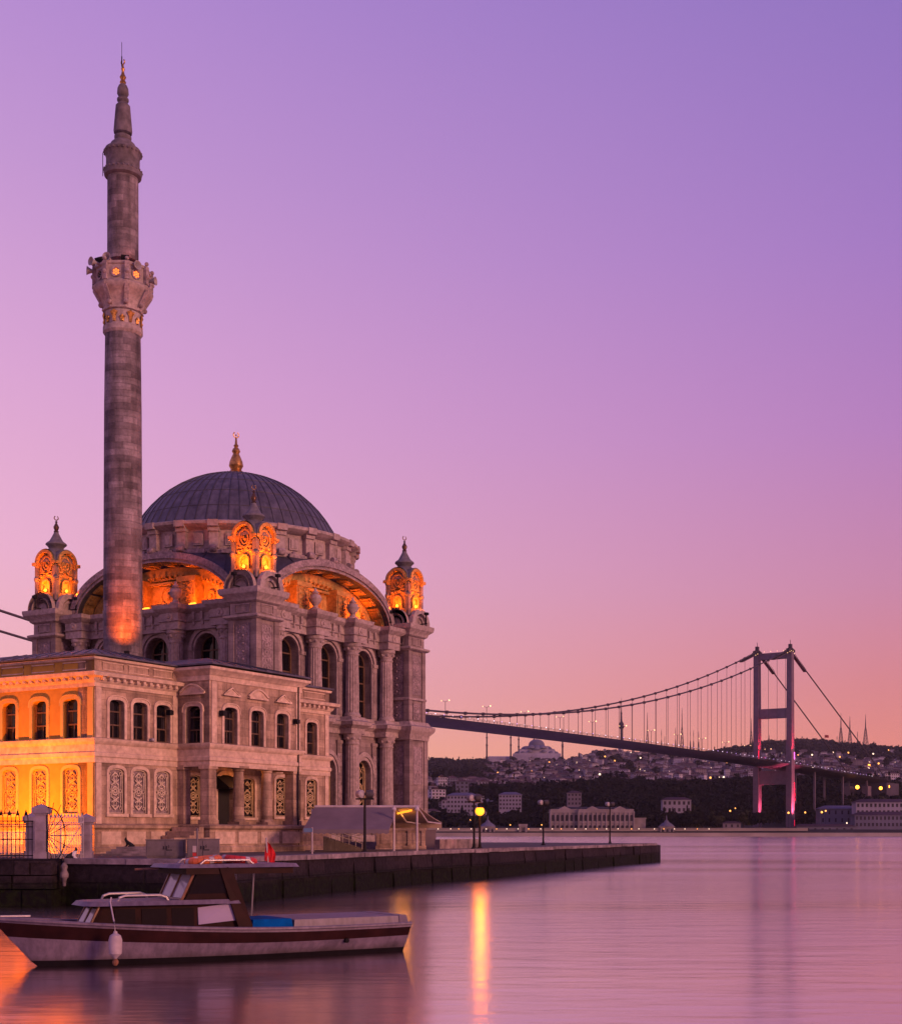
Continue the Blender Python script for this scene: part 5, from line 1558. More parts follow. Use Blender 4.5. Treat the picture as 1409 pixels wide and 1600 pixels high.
# ================================================================== promenade and quay
def wetstone(name, ca, cb, bw, bh):
    t = NT(name)
    tc = t.new("TexCoord").outputs["Object"]
    sp = t.new("SeparateXYZ"); t.link(tc, sp.inputs[0])
    u = t.math('ADD', sp.outputs[0], sp.outputs[1])
    cm = t.new("CombineXYZ"); t.link(u, cm.inputs[0]); t.link(sp.outputs[2], cm.inputs[1])
    br = t.new("TexBrick"); t.link(cm.outputs[0], br.inputs["Vector"])
    for k_, v_ in (("Scale", 1), ("Mortar Size", .03), ("Mortar Smooth", .5), ("Brick Width", bw), ("Row Height", bh)): br.inputs[k_].default_value = v_
    br.inputs["Color1"].default_value = c4(ca); br.inputs["Color2"].default_value = c4(cb); br.inputs["Mortar"].default_value = c4([x * .45 for x in ca])
    n = t.noise(tc, .8, 7, .7); n2 = t.noise(tc, 5, 6, .65)
    # the tide line: weed and damp below, wavering along the wall
    hgt = t.math('ADD', sp.outputs[2], t.math('MULTIPLY', t.math('SUBTRACT', n, .5), .7))
    damp = t.rng(hgt, .55, 1.0, 0.0, 1.0)
    weed = t.mix(t.rng(n2, .45, .6, 0, 1), (.005, .004, .004, 1), (.009, .012, .004, 1))
    col = t.mix(1.0, br.outputs["Color"], t.rng(n2, .3, .7, .5, 1.35), 'MULTIPLY')
    t.link(t.mix(damp, weed, col), t.b.inputs["Base Color"])
    t.b.inputs["Roughness"].default_value = .8
    t.b.inputs["Specular IOR Level"].default_value = .1
    t.bump(t.math('ADD', n2, t.math('MULTIPLY', br.outputs["Fac"], -.6)), 1.0, .06)
    return t.m
M['quay'] = wetstone("tide stained quay stone", (.028, .020, .024), (.014, .010, .013), 2.2, .8)
M['paving'] = stone("promenade paving", (.17, .14, .13), (.13, .105, .10), .8, .8, .3, bump=.2)
M['coping'] = plain("pale worn coping", (.17, .132, .14), .85, var=.5, scale=2.5, bump=.4)
QE = [(-14.6, 47.9), (-9.9, 46.2), (-8.04, 53.6), (-3.9, 67.5), (-.2, 76.8), (6.4, 97.5), (14.5, 122)]
QF = [(15.2, 124.5), (3.5, 139), (-60, 139), (-60, 47.9)]
g = MB(); g.prism_z(QE + QF, -2, 1.46); 
struct('quay', g, 'quay')
g = MB(); g.prism_z([(x + .02, y + .25) for x, y in QE] + [(14.8, 124.3), (3.3, 138.6), (-59.5, 138.6), (-59.5, 48.2)], 1.455, 1.60)
struct('promenade', g, 'paving')
rq = random.Random(8)
def along(pts, step):
    out = []
    for (x0, y0), (x1, y1) in zip(pts, pts[1:]):
        L = math.hypot(x1 - x0, y1 - y0); n = max(1, int(L / step))
        for i in range(n): out.append((x0 + (x1 - x0) * i / n, y0 + (y1 - y0) * i / n, x0 + (x1 - x0) * (i + 1) / n, y0 + (y1 - y0) * (i + 1) / n))
    return out
cp = MB()
for x0, y0, x1, y1 in along(QE, 1.9):
    d = Vector((x1 - x0, y1 - y0)); L = d.length; a = math.atan2(d.y, d.x)
    cp.M = Matrix.Translation((x0, y0, 1.44 + rq.uniform(0, .035))) @ Matrix.Rotation(a, 4, 'Z')
    cp.box(.012, -.13 + rq.uniform(-.03, .03), 0, L - .012, .7, .19)
cp.M = None
c_o = struct('coping', cp, 'coping')
bk = MB()                                     # rough face blocks along the pier
for x0, y0, x1, y1 in along(QE[1:], 2.3):
    d = Vector((x1 - x0, y1 - y0)); L = d.length; a = math.atan2(d.y, d.x)
    bk.M = Matrix.Translation((x0, y0, 0)) @ Matrix.Rotation(a, 4, 'Z')
    e = [rq.uniform(.0, .12) for _ in range(5)]
    for (za, zb) in ((.72, 1.42), (-.5, .68)):
        q = rq.uniform(.02, .16)
        bk.add([(.03, -q, za), (L - .03, -q - rq.uniform(-.05, .05), za), (L - .03, .1, za), (.03, .1, za), (.08, -q + e[0], zb), (L - .1, -q + e[1], zb), (L - .03, .1, zb), (.03, .1, zb)],
               [(0, 1, 5, 4), (1, 2, 6, 5), (2, 3, 7, 6), (3, 0, 4, 7), (4, 5, 6, 7)])
bk.M = None
struct('quay_blocks', bk, 'quay')
# the older, nearer masonry block at the far left
q = MB(); rq2 = random.Random(4)
for j, (za, zb) in enumerate(((.62, 1.06), (1.1, 1.5), (-1, .58))):
    x = -21.0 + .5 * j
    while x < -14.75:
        L = rq2.uniform(.9, 1.7); xe = min(x + L, -14.75)
        q.box(x + .02, 46.9 - rq2.uniform(0, .09), za, xe - .02, 48.6, zb); x = xe
q.box(-21, 46.84, 1.5, -14.8, 48.6, 1.62)
o = obj('masonry_block', q, 'quay'); tag(o, 'old squared masonry block of the quay at the left edge below the railings', 'quay wall')
q = MB(); q.lathe([(.05, .70), (.09, .95), (.14, 1.0), (.15, 1.12), (.09, 1.25), (.12, 1.38), (.05, 1.5)], -14.5, 47.4, 10)
o = obj('mooring_post', q, 'coping'); tag(o, 'battered stone mooring post on the quay face under the white gate pillar', 'mooring post')

# ================================================================== railings, pillars and gate on the left
M['white_paint'] = plain("weathered white paint", (.42, .35, .36), .6, var=.18, scale=3, bump=.15)
M['pillar'] = plain("whitewashed pillar", (.25, .20, .24), .85, var=.3, scale=2.5, bump=.4)
def zy(y, Y): return CAM_Z + (HY - y) * Y / F_PX
FY = 48.6
def pillar(px, Y, w, ytop, label, mat='pillar'):
    X = at(px, Y); top = zy(ytop, Y) - GZ
    t = thing('gate_pillar', label, 'pillar', (X, Y, GZ))
    b = MB(); b.box(-w / 2, -w / 2, 0, w / 2, w / 2, top - .30); b.box(-w / 2 - .04, -w / 2 - .04, 0, w / 2 + .04, w / 2 + .04, .25); b.box(-w / 2 - .02, -w / 2 - .02, top * .52, w / 2 + .02, w / 2 + .02, top * .55)
    obj('pillar_shaft', b, mat, t)
    h = w / 2
    b = MB(); b.box(-h - .04, -h - .04, top - .36, h + .04, h + .04, top - .30); b.box(-h - .09, -h - .09, top - .30, h + .09, h + .09, top - .12)
    e = h + .09
    b.add([(-e, -e, top - .12), (e, -e, top - .12), (e, e, top - .12), (-e, e, top - .12), (0, 0, top + .02)], [(0, 1, 4), (1, 2, 4), (2, 3, 4), (3, 0, 4)])
    obj('pillar_cap', b, mat, t)
    return X
pillar(65.5, FY, .36, 1257, 'tall whitewashed gate pillar with pyramid cap at the left')
pillar(50, 51.5, .34, 1271, 'white pillar partly hidden behind the tall gate pillar')
pillar(136, 51.0, .32, 1272, 'slender pillar with a dark cap between the gate and the stone plinth')
t = thing('iron_railing', 'arched iron railing with spear tips at the left edge of the quay', 'railing', (0, FY, GZ))
b = MB(); b2 = MB()
top = zy(1283, FY) - GZ
n_b = 0
x = at(-40, FY); xe = at(52, FY)
step = .145
i = 0
while x + i * step < xe:
    xx = x + i * step
    b.tube([(xx, 0, 0), (xx, 0, top)], .013, 5)
    if i % 2 == 0 and xx + step < xe:
        aw = step
        b.tube([(xx, 0, top)] + [(xx + aw / 2 - aw / 2 * math.cos(PI * k / 8), 0, top + .05 + .18 * math.sin(PI * k / 8)) for k in range(9)] + [(xx + aw, 0, top)], .014, 5)
        b2.add([(xx + aw / 2 - .07, -.01, top + .20), (xx + aw / 2 + .07, -.01, top + .20), (xx + aw / 2 + .07, .02, top + .20), (xx + aw / 2 - .07, .02, top + .20), (xx + aw / 2, .005, top + .42)], [(0, 1, 4), (1, 2, 4), (2, 3, 4), (3, 0, 4), (3, 2, 1, 0)])
        for dx in (-.035, .035): b.tube([(xx + aw / 2 + dx + .035 * math.cos(PI * k / 4), 0, top - .1 + .045 * math.sin(PI * k / 4)) for k in range(8)], .010, 4, closed=True)
    i += 1
for z in (top, top - .2, top * .52, .12): b.box(x, -.02, z - .018, xe, .02, z + .018)
obj('bars', b, 'iron', t); obj('spear_tip', b2, 'iron', t)
t = thing('white_fence', 'pale thin barred fence with small arrow tips right of the tall gate pillar', 'fence', (0, 50.4, GZ))
b = MB(); x0, x1 = at(78, 50.4), at(131, 50.4); top = zy(1276, 50.4) - GZ
for i in range(21):
    xx = x0 + (x1 - x0) * i / 20
    b.tube([(xx, 0, 0), (xx, 0, top)], .011, 5)
    if i % 2: b.add([(xx - .05, 0, top), (xx + .05, 0, top), (xx, .02, top), (xx, 0, top + .14)], [(0, 1, 3), (1, 2, 3), (2, 0, 3), (2, 1, 0)])
for z in (top - .02, top - .22, top * .55, .15): b.box(x0, -.015, z - .015, x1, .015, z + .015)
obj('bars', b, 'white_paint', t)
x0w = at(-45, 53.0); x1w = at(42, 53.0)
t = thing('white_fence', 'pale thin barred fence behind the arched iron railing', 'fence', (0, 53.0, GZ))
b = MB(); top = zy(1300, 53) - GZ
for i in range(40):
    xx = x0w + (x1w - x0w) * i / 39; b.tube([(xx, 0, 0), (xx, 0, top)], .011, 5)
for z in (top - .02, .15): b.box(x0w, -.015, z - .015, x1w, .015, z + .015)
obj('bars', b, 'white_paint', t)
# fan shaped iron screen that keeps people from climbing round the pillar
t = thing('fan_screen', 'half round iron fan of radiating spikes fixed beside the tall gate pillar', 'railing', (at(74, FY - .1), FY - .1, GZ))
b = MB()
rc = 1.0; zc = zy(1306, FY) - GZ
b.tube([(.55 * 1.15 * math.cos(a) * 1.0, 0, zc + rc * math.sin(a)) for a in [R(-88 + 176 * k / 24) for k in range(25)]], .020, 6)
for k in range(9):
    a = R(-72 + 144 * k / 8); l = 1.22 + .12 * (k % 2)
    b.tube([(0, 0, zc + .0), (.62 * l * math.cos(a), 0, zc + rc * l * math.sin(a))], .012, 5)
b.tube([(0, 0, zc - rc), (0, 0, zc + rc)], .022, 6)
obj('spikes', b, 'iron', t)
t = thing('tripod_frame', 'white metal rods leaning together as a frame behind the fan of spikes', 'frame', (at(96, 49.6), 49.6, GZ))
b = MB(); top = zy(1282, 49.6) - GZ
b.tube([(-.02, 0, 0), (-.0, 0, top)], .022, 6); b.tube([(.0, 0, .05), (.78, .1, top)], .016, 5); b.tube([(.0, 0, .05), (-.42, .1, top * .55)], .016, 5)
obj('rods', b, 'white_paint', t)
# ---- two cats
def cat(name, label, loc, rz, mats, sitting=True):
    e = thing(name, label, 'cat', loc, rz)
    bm = bmesh.new()
    sk = bm.verts.layers.skin.verify()
    def v(p, r):
        a = bm.verts.new(p); a[sk].radius = (r, r); return a
    if sitting: P = [((0, 0, .10), .085), ((.10, 0, .125), .080), ((.20, 0, .16), .068), ((.25, 0, .235), .050), ((.285, 0, .30), .058), ((.33, 0, .290), .034)]
    else: P = [((0, 0, .085), .082), ((.12, 0, .09), .085), ((.24, 0, .09), .075), ((.30, 0, .10), .055), ((.36, 0, .125), .056), ((.41, 0, .11), .034)]
    vs = [v(*p) for p in P]
    for a, b in zip(vs, vs[1:]): bm.edges.new((a, b))
    for s in (-1, 1):
        f = P[2][0]
        a = v((f[0] + .02, s * .045, f[2] - .06), .032); b = v((f[0] + .04, s * .045, .03), .022); c = v((f[0] + .11, s * .045, .018), .020)
        bm.edges.new((vs[2], a)); bm.edges.new((a, b)); bm.edges.new((b, c))
        a = v((.02, s * .085, .06), .050); b = v((.10, s * .09, .025), .026); c = v((.15, s * .09, .018), .02)
        bm.edges.new((vs[0], a)); bm.edges.new((a, b)); bm.edges.new((b, c))
        h = P[4][0]
        a = v((h[0] - .01, s * .03, h[2] + .050), .020); b = v((h[0] - .012, s * .040, h[2] + .095), .005)
        bm.edges.new((vs[4], a)); bm.edges.new((a, b))
    prev = vs[0]
    for p, r in (((-.09, .03, .05), .026), ((-.14, .10, .025), .021), ((-.08, .17, .022), .018), ((.02, .19, .020), .012)):
        a = v(p, r); bm.edges.new((prev, a)); prev = a
    vs[0][sk].use_root = True
    me = bpy.data.meshes.new('cat_body'); bm.to_mesh(me); bm.free()
    for m_ in mats: me.materials.append(M[m_])
    o = bpy.data.objects.new('body', me); COL.objects.link(o); o.parent = e
    o.modifiers.new('skin', 'SKIN').use_smooth_shade = True
    sd = o.modifiers.new('sub', 'SUBSURF'); sd.levels = 2; sd.render_levels = 2
    return e
tt = NT("black and white cat fur")
tcx = tt.new("TexCoord").outputs["Object"]; sp = tt.new("SeparateXYZ"); tt.link(tcx, sp.inputs[0])
wb = tt.math('ADD', sp.outputs[0], tt.math('MULTIPLY', tt.noise(tcx, 9, 2), .08))
white = tt.math('MULTIPLY', tt.rng(wb, .205, .235, 0, 1), tt.rng(sp.outputs[2], .27, .245, 0, 1))
tt.link(tt.mix(white, (.012, .011, .012, 1), (.55, .50, .50, 1)), tt.b.inputs["Base Color"]); tt.b.inputs["Roughness"].default_value = .9
M['cat_bw'] = tt.m
M['cat_black'] = plain("black cat fur", (.012, .011, .012), .9, var=.2, bump=0)
cat('cat', 'black and white cat sitting on the quay edge below the fan of spikes', (at(107, 47.2), 47.2, 1.645), -.1, ['cat_bw'])

# ---- steps, cabinets and sign posts
q = MB()
X0, X1, Y0 = at(158, 56), at(262, 56), 56.0
for i in range(4): q.box(X0 + .12 * i, Y0 + .32 * i, GZ, X1, Y0 + .32 * (i + 1), GZ + .085 * (i + 1))
q.box(X0 + .3, Y0 + 1.28, GZ, X1, Y0 + 2.3, GZ + .345)
o = obj('stone_steps', q, 'coping'); tag(o, 'low pale stone steps in front of the pavilion plinth', 'steps')
cat('cat', 'black cat lying on the top of the low stone steps', (at(207, 57.6), 57.6, GZ + .345), 3.0, ['cat_black'])
M['cabinet'] = plain("grey cabinet paint", (.13, .105, .115), .55, var=.2, scale=4, bump=.08)
M['cabinet_dark'] = plain("dark cabinet flank", (.055, .045, .05), .6, var=.2, bump=.05)
M['emblem'] = plain("dark stencilled emblem", (.03, .025, .03), .7, bump=0)
def cabinet(px0, px1, Y, ytop, label, rz=.12):
    w = (px1 - px0) / F_PX * Y; h = zy(ytop, Y) - GZ
    t = thing('electrical_cabinet', label, 'cabinet', (at((px0 + px1) / 2, Y), Y, GZ), rz)
    b = MB(); b.box(-w / 2, 0, .06, w / 2, .5, h); b.box(-w / 2 + .03, .03, 0, w / 2 - .03, .47, .06); b.box(-w / 2 - .02, -.025, h, w / 2 + .02, .52, h + .035)
    obj('body', b, 'cabinet', t)
    for s in (-1, 1):
        xa, xb = (-w / 2 + .03, -.012) if s < 0 else (.012, w / 2 - .03)
        d = MB(); d.box(xa, -.02, .1, xb, -.002, h - .04)
        do = obj('door', d, 'cabinet', t)
        d = MB(); d.box(s * .05 - .012, -.045, h * .5, s * .05 + .012, -.021, h * .5 + .12); obj('handle', d, 'iron', do)
    d = MB()
    d.tube([(.14, -.026, h * .74), (.11, -.026, h * .66), (.15, -.026, h * .66), (.12, -.026, h * .58)], .012, 4)
    for i in range(5): d.box(.04 + i * .042, -.026, h * .5 - .05, .04 + i * .042 + .028, -.021, h * .5)
    obj('emblem', d, 'emblem', t)
cabinet(229, 288, 49.6, 1313, 'left grey electrical cabinet standing on the quay by the steps')
cabinet(293, 341, 49.4, 1312, 'right grey electrical cabinet, darker, behind the thin signpost', .1)
M['sign_red'] = plain("red sign paint", (.45, .03, .03), .5, var=.1, bump=0)
M['sign_blue'] = plain("blue sign paint", (.10, .16, .26), .5, var=.1, bump=0)
t = thing('sign_post', 'thin post with small red and white plates before the right cabinet', 'sign', (at(308.5, 48.7), 48.7, GZ))
b = MB(); b.tube([(0, 0, 0), (0, 0, zy(1294, 48.7) - GZ)], .035, 8); obj('pole', b, 'cabinet', t)
b = MB(); b.box(-.15, -.045, .10, -.02, -.036, .22); obj('red_plate', b, 'sign_red', t)
b = MB(); b.box(-.15, -.045, .24, -.02, -.036, .46); obj('white_plate', b, 'white_paint', t)
t = thing('sign_post', 'pale post with a small blue plate under the left end of the awning', 'sign', (at(488, 60), 60.0, GZ))
b = MB(); b.tube([(0, 0, 0), (0, 0, zy(1293, 60) - GZ)], .03, 8); obj('pole', b, 'white_paint', t)
b = MB(); b.box(-.36, -.04, zy(1300, 60) - GZ, .02, -.03, zy(1294, 60) - GZ); obj('blue_plate', b, 'sign_blue', t)

# ================================================================== awning
M['canvas'] = plain("pale awning canvas", (.155, .118, .132), .85, var=.12, scale=1.5, bump=.15)
M['canvas_tan'] = plain("tan awning canvas", (.30, .22, .18), .85, var=.15, scale=1.5, bump=.15)
AW = (-6.2, 69.0, GZ)
t = thing('awning', 'double pitched pale canvas awning on white posts at the quay edge', 'awning', AW)
def sheet(p00, p10, p11, p01, th, n=8, sag=.06, drop=0):
    mb = MB(); vs = []
    for layer in (0, 1):
        for j in range(n + 1):
            for i in range(n + 1):
                u, v_ = i / n, j / n
                p = (Vector(p00) * (1 - u) + Vector(p10) * u) * (1 - v_) + (Vector(p01) * (1 - u) + Vector(p11) * u) * v_
                p.z -= sag * math.sin(PI * v_) * (.7 + .3 * math.cos(u * 12)) + layer * th
                vs.append(p)
    m = n + 1; fs = []
    for j in range(n):
        for i in range(n):
            a = j * m + i; fs += [(a, a + 1, a + m + 1, a + m)]; b = a + m * m; fs += [(b + m, b + m + 1, b + 1, b)]
    for i in range(n):
        for a, b in ((i, i + 1), (n * m + i + 1, n * m + i), ((i + 1) * m, i * m), (i * m + n, (i + 1) * m + n)): fs.append((b, a, a + m * m, b + m * m))
    return mb.add(vs, fs)
def rel(x, y, z): return (x - AW[0], y - AW[1], z - AW[2])
RZ_ = 3.82
a0, a1 = rel(at(492, 69), 69, RZ_), rel(at(655, 69), 69, RZ_)
f0, f1 = rel(at(473, 66.6), 66.6, zy(1296, 66.6)), rel(at(608, 66.6), 66.6, zy(1296, 66.6))
m1 = rel(at(620, 69), 69, RZ_)
obj('front_canvas', sheet(a0, m1, f1, f0, .03), 'canvas', t, 40)
v = MB()
for i in range(14):
    u0, u1 = i / 14, (i + 1) / 14
    p, q_ = Vector(f0).lerp(Vector(f1), u0), Vector(f0).lerp(Vector(f1), u1)
    v.add([p, q_, q_ + Vector((0, -.01, -.17)), (p + q_) / 2 + Vector((0, -.01, -.22)), p + Vector((0, -.01, -.17)), p + Vector((0, .02, 0)), q_ + Vector((0, .02, 0)), q_ + Vector((0, .02, -.17)), (p + q_) / 2 + Vector((0, .02, -.22)), p + Vector((0, .02, -.17))],
          [(0, 1, 2, 3, 4), (9, 8, 7, 6, 5), (4, 3, 8, 9), (3, 2, 7, 8)])
obj('valance', v, 'canvas', t, 0)
b0, b1 = rel(at(560, 73.4), 73.4, zy(1285, 73.4)), rel(at(690, 73.4), 73.4, zy(1285, 73.4))
obj('rear_canvas', sheet(a0, a1, b1, b0, .03), 'canvas_tan', t, 40)
v = MB()
p, q_ = Vector(b0), Vector(b1)
v.box(p.x, p.y, p.z - .30, q_.x, p.y + .03, p.z)
obj('rear_valance', v, 'canvas_tan', t)
v = MB(); v.tube([a0, a1], .07, 8); obj('ridge_beam', v, 'white_paint', t)
for px_, Y in ((615.5, 67.8), (651.5, 68.6), (488, 68.9)):
    v = MB(); X = at(px_, Y); p = rel(X, Y, GZ); v.tube([p, (p[0], p[1], zy(1264, Y) - GZ)], .055, 8); v.box(p[0] - .1, p[1] - .1, p[2], p[0] + .1, p[1] + .1, .04)
    obj('post', v, 'white_paint', t)
    if px_ > 500:
        v = MB(); v.lathe([(.06, zy(1268, Y) - GZ), (.13, zy(1265, Y) - GZ), (.10, zy(1262, Y) - GZ), (.04, zy(1260, Y) - GZ)], p[0], p[1], 8)
        obj('post_cap', v, 'white_paint', t)
for px_ in (622, 655):
    v = MB(); p = Vector(rel(at(px_, 69.2), 69.2, RZ_ - .15)); q_ = Vector(rel(at(px_ + 34, 72.9), 72.9, zy(1287, 72.9)))
    mid = p.lerp(q_, .5) + Vector((-.15, 0, -.25))
    v.tube([p, mid, q_], .035, 6); obj('folding_arm', v, 'white_paint', t)
M['tube_lamp'] = emit("warm tube lamp", (1.0, .34, .02), 1.8)
v = MB(); v.tube([rel(at(621, 69.6), 69.6, zy(1271, 69.6)), rel(at(643, 69.3), 69.3, zy(1266, 69.3))], .05, 8); obj('tube_lamp', v, 'tube_lamp', t)
lamp('POINT', t, rel(at(632, 70), 70.0, zy(1274, 70)), (1.0, .34, .04), 26, .25, name='tube_glow')
lamp('POINT', t, rel(at(620, 71), 70.5, 2.7), (1.0, .36, .08), 12, .3, name='tube_glow')
# parapet wall with panelled piers behind the awning, ramp with a rail
q = MB()
Y = 78.0
x0, x1 = at(588, Y), at(664, Y)
q.box(x0, Y, GZ, x1, Y + .5, zy(1296, Y)); q.box(x0 - .05, Y - .06, zy(1298, Y), x1 + .05, Y + .56, zy(1294, Y)); q.box(x0 - .04, Y - .05, GZ, x1 + .04, Y + .5, GZ + .2)
for i in range(3):
    xa = x0 + .25 + i * .9; q.box(xa, Y - .04, GZ + .32, xa + .62, Y, zy(1300, Y) - .05)
for xa in (x0 + .02, x0 + 1.75, x1 - .2): q.box(xa, Y - .09, GZ + .2, xa + .18, Y, zy(1298, Y))
o = obj('panelled_wall', q, 'annex'); tag(o, 'low panelled stone wall under the awning at the corner of the mosque', 'wall')
t = thing('ramp', 'sloping ramp with a pale handrail under the awning', 'ramp', (at(535, 71), 71.0, GZ))
b = MB(); xa, xb = at(505, 71) - at(535, 71), at(566, 71) - at(535, 71)
b.prism_y([(xa, .75), (xa, 0), (xb, 0), (xb, .10)], 0, 1.0); obj('slope', b, 'paving', t)
b = MB()
for h in (0.28, .5, .72): b.tube([(xa, -.03, .72 + h), (xb, -.03, .1 + h)], .022, 6)
for i in range(7):
    u = i / 6; xx = xa + (xb - xa) * u; b.tube([(xx, -.03, .74 - .64 * u), (xx, -.03, .74 - .64 * u + .72)], .018, 5)
obj('handrail', b, 'white_paint', t)
# low pale wall along the pier, and a booth panel
q = MB(); q.box(at(500, 80), 80.0, GZ, at(596, 80), 80.4, GZ + .42); q.prism_z([(-2.9, 80), (-.6, 85), (-.9, 85.2), (-3.2, 80.2)], GZ, GZ + .55)
o = obj('low_wall', q, 'coping'); tag(o, 'low pale bench wall along the pier right of the awning', 'wall')
q = MB(); Y = 84; q.box(at(664, Y), Y, GZ, at(681, Y), Y + .1, zy(1297, Y)); q.box(at(664, Y) - .03, Y - .02, zy(1297.5, Y), at(681, Y) + .03, Y + .12, zy(1296.5, Y))
o = obj('wind_screen', q, 'canvas'); tag(o, 'pale lilac screen standing behind the right end of the awning', 'screen')

# ================================================================== lamps on the pier
def pier_lamp(px, Y, ytop, label, lit=False):
    t = thing('pier_lamp', label, 'lamp post', (at(px, Y), Y, GZ), 0, 'lamp posts along the pier')
    h = zy(ytop, Y) - GZ
    b = MB(); b.tube([(0, 0, 0), (0, 0, h - .35)], .075, 8, r1=.055); b.lathe([(.17, 0), (.17, .06), (.1, .12), (.08, .3)], 0, 0, 10)
    obj('pole', b, 'iron', t)
    if not lit:
        b = MB(); b.box(-.42, -.05, h - .40, .42, .05, h - .33); obj('crossbar', b, 'iron', t)
        for s in (-1, 1):
            b = MB(); b.M = Matrix.Translation((s * .22, 0, h - .14)) @ Matrix.Rotation(s * .5 - .3, 4, 'Z') @ Matrix.Rotation(PI / 2, 4, 'Y')
            b.lathe([(.08, -.2), (.17, -.14), (.2, .02), (.19, .14), (.13, .18), (.04, .2)], 0, 0, 12)
            ho = obj('lamp_head', b, 'horn' if s < 0 else 'cabinet_dark', t)
            b = MB(); b.tube([(s * .22, 0, h - .36), (s * .22, 0, h - .2)], .03, 6); obj('bracket', b, 'iron', ho)
    else:
        b = MB(); b.ball((0, -.05, h - .20), .27, 14, 10); obj('lamp_globe', b, 'globe_glow', t)
        b = MB(); b.lathe([(.20, h + .0), (.12, h + .06), (.03, h + .1)], 0, -.05, 12); obj('lamp_cap', b, 'iron', t)
        lamp('POINT', t, (0, -.32, h - .18), (1.0, .22, .006), 210, .4, name='lamp_glow')
M['globe_glow'] = emit("sodium globe", (1.0, .36, .02), 1.9)
pier_lamp(570, 64.5, 1236, 'dark lamp post with two unlit heads in front of the awning')
pier_lamp(740.5, 79.5, 1243, 'unlit twin headed lamp post right beside the glowing lamp on the pier')
pier_lamp(749.5, 80.5, 1262, 'glowing orange lamp post on the pier, the only lit one', True)
pier_lamp(848.5, 105, 1251, 'unlit twin headed lamp post on the pier left of the palace')
pier_lamp(952.5, 121.5, 1254, 'unlit twin headed lamp post nearest the end of the pier')

# ================================================================== the boat
t = NT("weathered hull white with shade")
tcx = t.new("TexCoord").outputs["Object"]; sp = t.new("SeparateXYZ"); t.link(tcx, sp.inputs[0])
mpx = t.new("Mapping"); mpx.inputs["Scale"].default_value = (4, 4, .5); t.link(tcx, mpx.inputs[0])
drip = t.noise(mpx.outputs[0], 2.2, 6, .65); blot = t.noise(tcx, 1.3, 6, .7); fine = t.noise(tcx, 14, 4)
scum = t.math('ADD', sp.outputs[2], t.math('MULTIPLY', t.math('SUBTRACT', blot, .5), .22))
col = t.mix(t.rng(scum, .08, .22, .75, 0), (.15, .115, .155, 1), (.05, .038, .032, 1))  # white dulled towards lilac to put shade into the boat's colour
col = t.mix(1.0, col, t.rng(drip, .38, .62, .72, 1.08), 'MULTIPLY')
col = t.mix(1.0, col, t.rng(blot, .3, .7, .78, 1.15), 'MULTIPLY')
t.link(t.mix(t.rng(fine, .66, .74, 0, .5), col, (.08, .06, .06, 1)), t.b.inputs["Base Color"])
t.b.inputs["Roughness"].default_value = .45; t.b.inputs["Specular IOR Level"].default_value = .3
t.bump(blot, .05, .02)
M['hull_white'] = t.m
M['hull_brown'] = plain("dark varnished mahogany", (.018, .005, .005), .55, var=.35, scale=3, bump=.05, spec=.08)
M['boot'] = plain("black bottom paint", (.010, .008, .010), .6, var=.2, spec=.06, bump=0)
M['varnish'] = plain("light varnished wood", (.16, .07, .035), .4, var=.25, scale=8, bump=.05)
M['blue_tarp'] = plain("blue tarpaulin", (.0, .06, .24), .8, var=.25, scale=4, bump=.2, spec=.05)
M['life_ring'] = plain("orange life ring", (.55, .13, .045), .6, var=.15, bump=0)
M['steel_rail'] = plain("stainless rail", (.30, .27, .30), .4, .4, var=.1, bump=0)
M['board_lilac'] = plain("lilac side board", (.26, .215, .34), .5, var=.06, scale=2, bump=0)
M['fender'] = plain("white rubber fender", (.36, .30, .32), .6, var=.2, scale=5, bump=.1)
BR = math.atan2(.542, .840)
boat = thing('motor_boat', 'white and brown wooden motor boat with a cabin and canopy floating before the quay', 'boat', (-8.62, 26.1, 0), BR)
LB = 7.57
def half(u, k):          # half beam at row k for station u (0 bow .. 1 stern)
    full = 1.12 * min(1, (math.sin(min(u, .62) / .62 * PI / 2)) ** .72) * (1 - .10 * max(0, (u - .6) / .4))
    return full * (.50 + .50 * u ** .35 if k == 0 else (.86 if k == 1 else .93 if k == 2 else 1.0)) if u > 0 else .012
def sheer(u): return .60 + .33 * (1 - u) ** 2.4 - .03 * math.sin(PI * u)
ROWS = [(-.35, 0), (.10, 1), (None, 2), (None, 3), (None, 3), (None, 3)]
hull = MB()
NSN = 40
grid = []
for i in range(NSN + 1):
    u = i / NSN
    zs = sheer(u)
    zl = [-.35, .09 + .02 * (1 - u), zs - .25 - .10 * (1 - u) ** 1.5, zs - .07, zs]
    hb = [half(u, 0) * .55, half(u, 1) * .93, half(u, 2), half(u, 3), half(u, 3) + .012]
    rake = [-.35, 0, .42, .68, .80]
    row = []
    for z, h, rk in zip(zl, hb, (.55, 0.0, -.42, -.66, -.78)):
        x = u * LB + rk * (1 - u) ** 3.5 * 1.0 + (.10 * (z - .1) * u ** 8)
        row.append((x, h, z))
    grid.append(row)
for s in (-1, 1):
    for r_i, mi in ((0, 2), (1, 0), (2, 1), (3, 0)):
        hull.cur = mi
        vs = []; fs = []
        for i in range(NSN + 1):
            for k in (r_i, r_i + 1):
                x, h, z = grid[i][k]; vs.append((x, s * h, z))
        for i in range(NSN): fs.append((2 * i, 2 * i + 2, 2 * i + 3, 2 * i + 1) if s < 0 else (2 * i + 1, 2 * i + 3, 2 * i + 2, 2 * i))
        hull.add(vs, fs)
hull.cur = 1
L_ = grid[-1]
